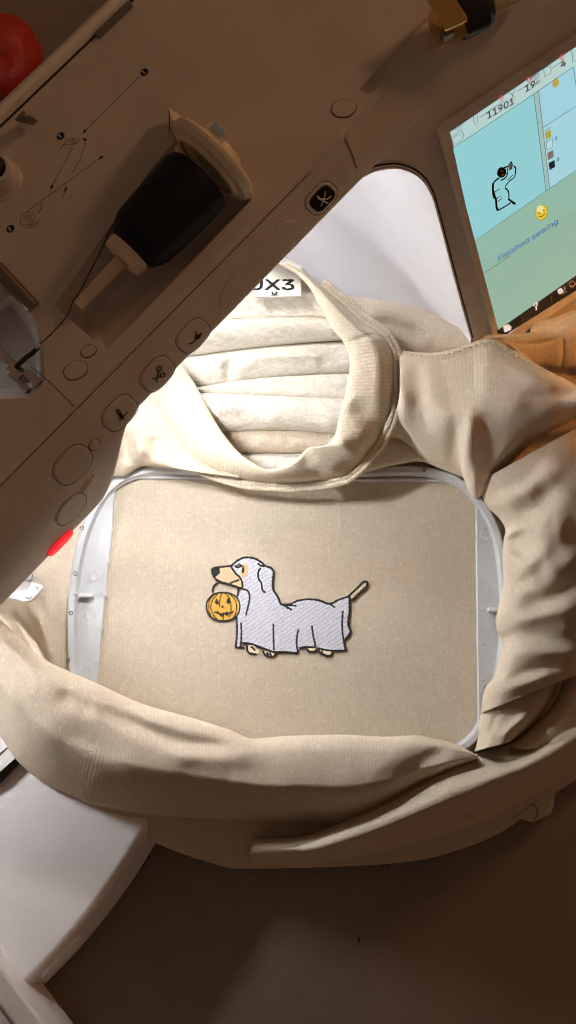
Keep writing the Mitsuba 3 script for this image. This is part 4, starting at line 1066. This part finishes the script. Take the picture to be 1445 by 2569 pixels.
for c_, a, b in (((455, 838), 36, 32), ((488, 858), 22, 22), ((580, 872), 38, 22), ((612, 882), 22, 16), ((908, 834), 38, 24), ((1000, 856), 34, 22), ((1036, 866), 32, 26)):
    fill('paw', oval(c_, a, b, 2, 20, 10), 'cream_stitch', .0003)


def stitch(lines, r=.00042, z=.0007):
    ms = []
    for a in lines:
        p = K7(a); p = spline(p, max(8, 7 * len(p)))
        k = len(p); wob = 1 + .10 * np.sin(np.arange(k) * 2.1)
        ms.append(tube(P(p[:, 0], p[:, 1], z), r * wob, 8, False, .8))
    return ms


body = [[(165, 225), (225, 218), (300, 208), (350, 170), (410, 145), (470, 152), (530, 185), (560, 212), (600, 225), (621, 262), (614, 320), (614, 378), (650, 440), (682, 502), (740, 500), (800, 475), (890, 462), (970, 472), (1040, 497), (1110, 468), (1192, 440)],
        [(1192, 440), (1194, 540), (1183, 655), (1202, 700), (1158, 768)], [(1145, 550), (1139, 680), (1155, 800), (1167, 850)], [(158, 228), (158, 258), (180, 300), (212, 326), (290, 350), (382, 382)], [(300, 214), (330, 262), (374, 308), (386, 370)],
        [(290, 342), (330, 326), (362, 316)], [(525, 225), (504, 262), (506, 302), (530, 342), (536, 390), (562, 411)], [(500, 190), (520, 205), (550, 215)], [(385, 386), (428, 400), (441, 450), (425, 530), (412, 582)],
        [(375, 640), (378, 720), (372, 822)], [(340, 600), (345, 700), (336, 822), (400, 828)], [(620, 650), (621, 750), (623, 845)], [(810, 690), (795, 780), (806, 866)], [(910, 660), (925, 760), (940, 822)],
        [(372, 790), (450, 800), (540, 832), (630, 860), (700, 860), (806, 870)], [(815, 830), (870, 823), (940, 826)], [(950, 830), (1070, 850), (1168, 850)], [(690, 505), (725, 522), (760, 545)], [(700, 505), (750, 508), (795, 511)], [(690, 502), (715, 515), (730, 535)],
        [(1030, 490), (1055, 505), (1087, 525)], [(420, 812), (424, 850), (450, 872), (492, 876)], [(540, 850), (560, 884), (610, 896), (640, 870)], [(450, 820), (470, 835), (482, 850)], [(870, 830), (890, 856), (930, 858), (945, 838)],
        [(962, 850), (985, 874), (1010, 880)], [(1000, 876), (1030, 890), (1058, 884), (1062, 862)], [(985, 850), (992, 866)], [(572, 860), (580, 884)], [(592, 862), (602, 890)],
        [(330, 205), (345, 222), (372, 212)], [(335, 222), (350, 208)], [(352, 195), (390, 215)]]
tail_ = [[(1188, 436), (1250, 380), (1308, 328), (1330, 334), (1328, 364), (1270, 420), (1212, 474)]]
add(EMB + '__outline', cat(stitch(body, .00052, .00045) + stitch(tail_, .00044, .00055)), 'black_stitch', True, label='black stitched outline of the embroidered dog')
pk = [list(map(tuple, oval((240, 518), 126, 107, 2.2, 40, 0))) + [(366, 518)], [(160, 410), (166, 370), (202, 335)], [(355, 382), (352, 420), (350, 445)]]
add(EMB + '__pumpkin_outline', cat(stitch(pk, .00042, .0005)), 'black_stitch', True)
ribs = [[(200, 425), (160, 470), (146, 520), (160, 570), (195, 612)], [(232, 416), (215, 470), (212, 520)], [(252, 416), (285, 450), (300, 520), (285, 600)], [(290, 425), (335, 480), (342, 530), (318, 600)], [(170, 430), (135, 480), (132, 540), (150, 590)], [(245, 560), (240, 620)]]
add(EMB + '__pumpkin_ribs', cat(stitch(ribs, .00030, .0006)), 'black_stitch', True)
fc = [[(188, 446), (172, 486), (192, 505), (216, 498), (204, 470)], [(278, 444), (258, 480), (274, 500), (302, 496), (288, 462)], [(238, 494), (216, 530), (252, 528)]]
for a in fc:
    fill('pumpkin_eye', a, 'black_stitch', .0007, smooth_pts=False)
fill('pumpkin_mouth', [(152, 538), (180, 556), (205, 546), (212, 564), (245, 566), (262, 552), (290, 558), (332, 536), (312, 576), (286, 574), (272, 596), (250, 578), (226, 602), (205, 576), (172, 570)], 'black_stitch', .0007, smooth_pts=False)

# ------------------------------------------------------------------ thread spool, small things
TK = 'thread_spool'
labels[TK] = {'label': 'cone of black thread lying on the spool pin in the arm of the machine', 'category': 'thread spool'}
so = P(326, 630, .163)
ax_t = nrm(P(490, 458, .166) - so)
sl = float(np.linalg.norm(P(503, 444, .166) - so))
add(TK + '__thread', lathe([(0, .0030), (.0003, .0080), (.0010, .0090), (.0045, .0112), (.0075, .0122), (sl * .6, .0129), (sl - .004, .0132), (sl - .001, .0126), (sl, .011), (sl, .002)], so, ax_t, 64, Zv), 'black_thread', 35, )
add(TK + '__core', lathe([(-.0042, .0030), (-.0044, .0068), (-.0036, .0078), (-.0010, .0082), (.0004, .0080)], so, ax_t, 40), 'cream_plastic', 40)
add(TK + '__core__spoke', cat([box(so - ax_t * .0035 + nrm(np.cos(a) * np.cross(ax_t, Zv) + np.sin(a) * np.cross(ax_t, np.cross(ax_t, Zv))) * .0045, np.stack([ax_t, np.cross(ax_t, Zv), np.cross(ax_t, np.cross(ax_t, Zv))]), (.0016, .0009, .0009), .0003) for a in (0, 2.1, 4.2)]), 'cream_plastic', 40)
tl = [(392, 446, .178), (372, 462, .176), (345, 482, .172), (322, 516, .166), (290, 556, .160), (272, 588, .158), (248, 640, .157), (232, 670, .157), (205, 722, .158), (183, 757, .158), (168, 792, .158), (150, 815, .158), (120, 846, .158), (95, 866, .159), (70, 900, .155), (45, 920, .152)]
tl3 = spline(np.array([P(*a) for a in tl]), 120)
add(TK + '__loose_thread', tube(tl3, .00022, 6), 'black_plastic', True, label='loose black thread running down to the take-up lever')

tm = trimesh.creation.icosphere(5, 1.0); tv = np.array(tm.vertices)
az_ = np.arctan2(tv[:, 1], tv[:, 0]); rho = np.hypot(tv[:, 0], tv[:, 1])
rr = 1 + .05 * rho ** 2 * np.abs(np.cos(az_ * 3)) - .16 * np.exp(-(rho / .25) ** 2) * (tv[:, 2] > 0)
tv = tv * rr[:, None] * A(.0225, .0225, .0195) + (meshkit.fbm(tv * 3, 3)[:, None] - .5) * .0015
rot = trimesh.transformations.rotation_matrix(.5, [1, .6, 0])[:3, :3]
tv = tv @ rot.T + P(-2, 148, TZ + .019)
add('pincushion', trimesh.Trimesh(tv, tm.faces, process=False), 'red_skin', True, label='round red pincushion on the table behind the machine at top left corner', cat='pincushion')

GK = 'trinket'
labels[GK] = {'label': 'small black and gold cylindrical trinket lying on top of the machine above the screen', 'category': 'trinket'}
ga = nrm(UC + .12 * FC); go = P(1140, 44, .163)
add(GK + '__barrel', lathe([(0, 0), (0, .0078), (.0010, .0086), (.0100, .0087), (.0106, .0080), (.0128, .0070), (.0134, 0)], go, ga, 40), 'black_plastic', 40)
gax = np.stack([ga, np.cross(Zv, ga), Zv])
add(GK + '__gold_end', lathe([(-.0085, 0), (-.0085, .0042), (-.0075, .0062), (-.0050, .0074), (-.0012, .0082), (.0, .0080), (.0, 0)], go - A(0, 0, 0), ga, 10), 'gold', 30)
add(GK + '__gold_end__plate', box(go - ga * .004 + Zv * .0072, gax, (.0046, .0068, .0012), .0006), 'gold', 40)
add(GK + '__gold_end__gem', box(go - ga * .0062 - np.cross(Zv, ga) * .0055 + Zv * .002, gax, (.0024, .0016, .0022), .0006), 'dark_steel', 40)
add(GK + '__stem', lathe([(.0132, 0), (.0132, .0050), (.0140, .0054), (.030, .0054), (.0305, 0)], go, ga, 40), 'cap_ring', 40)

FK = 'bed_flap'
add(FK, box(P(1030, 2166, -.040), np.eye(3), (.0105, .0028, .003), .0006), 'grey_plastic', 40, label='dark grey plastic tab poking out on the table under the sweatshirt hem', cat='tab')

# a desk lamp out of frame to the right throws warm light on the sleeve and the end of the column
DK = 'desk_lamp'
labels[DK] = {'label': 'warm desk lamp with a round metal shade out of frame at right', 'category': 'lamp'}
dl = A(.30, .125, .36); da = nrm(A(.166, .078, .03) - dl)
add(DK + '__shade', lathe([(-.03, 0), (-.03, .016), (-.01, .022), (.200, .034), (.200, .0355), (-.011, .0235), (-.0315, .017), (-.0315, 0)], dl, da, 40), 'grey_plastic', 40)
kb = add(DK + '__bulb', lathe([(-.012, .0), (-.012, .008), (-.004, .012), (.004, .012), (.010, .007), (.012, 0)], dl, da, 24), 'white_print', 40)
scene[kb]['emitter'] = {'type': 'area', 'radiance': rgb(640.0, 235.0, 46.0)}
add(DK + '__stand', cat([tube(np.array([dl - da * .03, dl - da * .06, A(.50, .24, .40), A(.58, .25, TZ)]), .006, 12)]), 'grey_plastic', 40)

add('thread_scrap', tube(spline(P([899, 900.5, 900, 902], [2350, 2355, 2359, 2363], TZ + .0003), 12), .0003, 6), 'groove_dark', True, label='tiny dark thread scrap lying alone on the brown table below the sweatshirt', cat='thread')
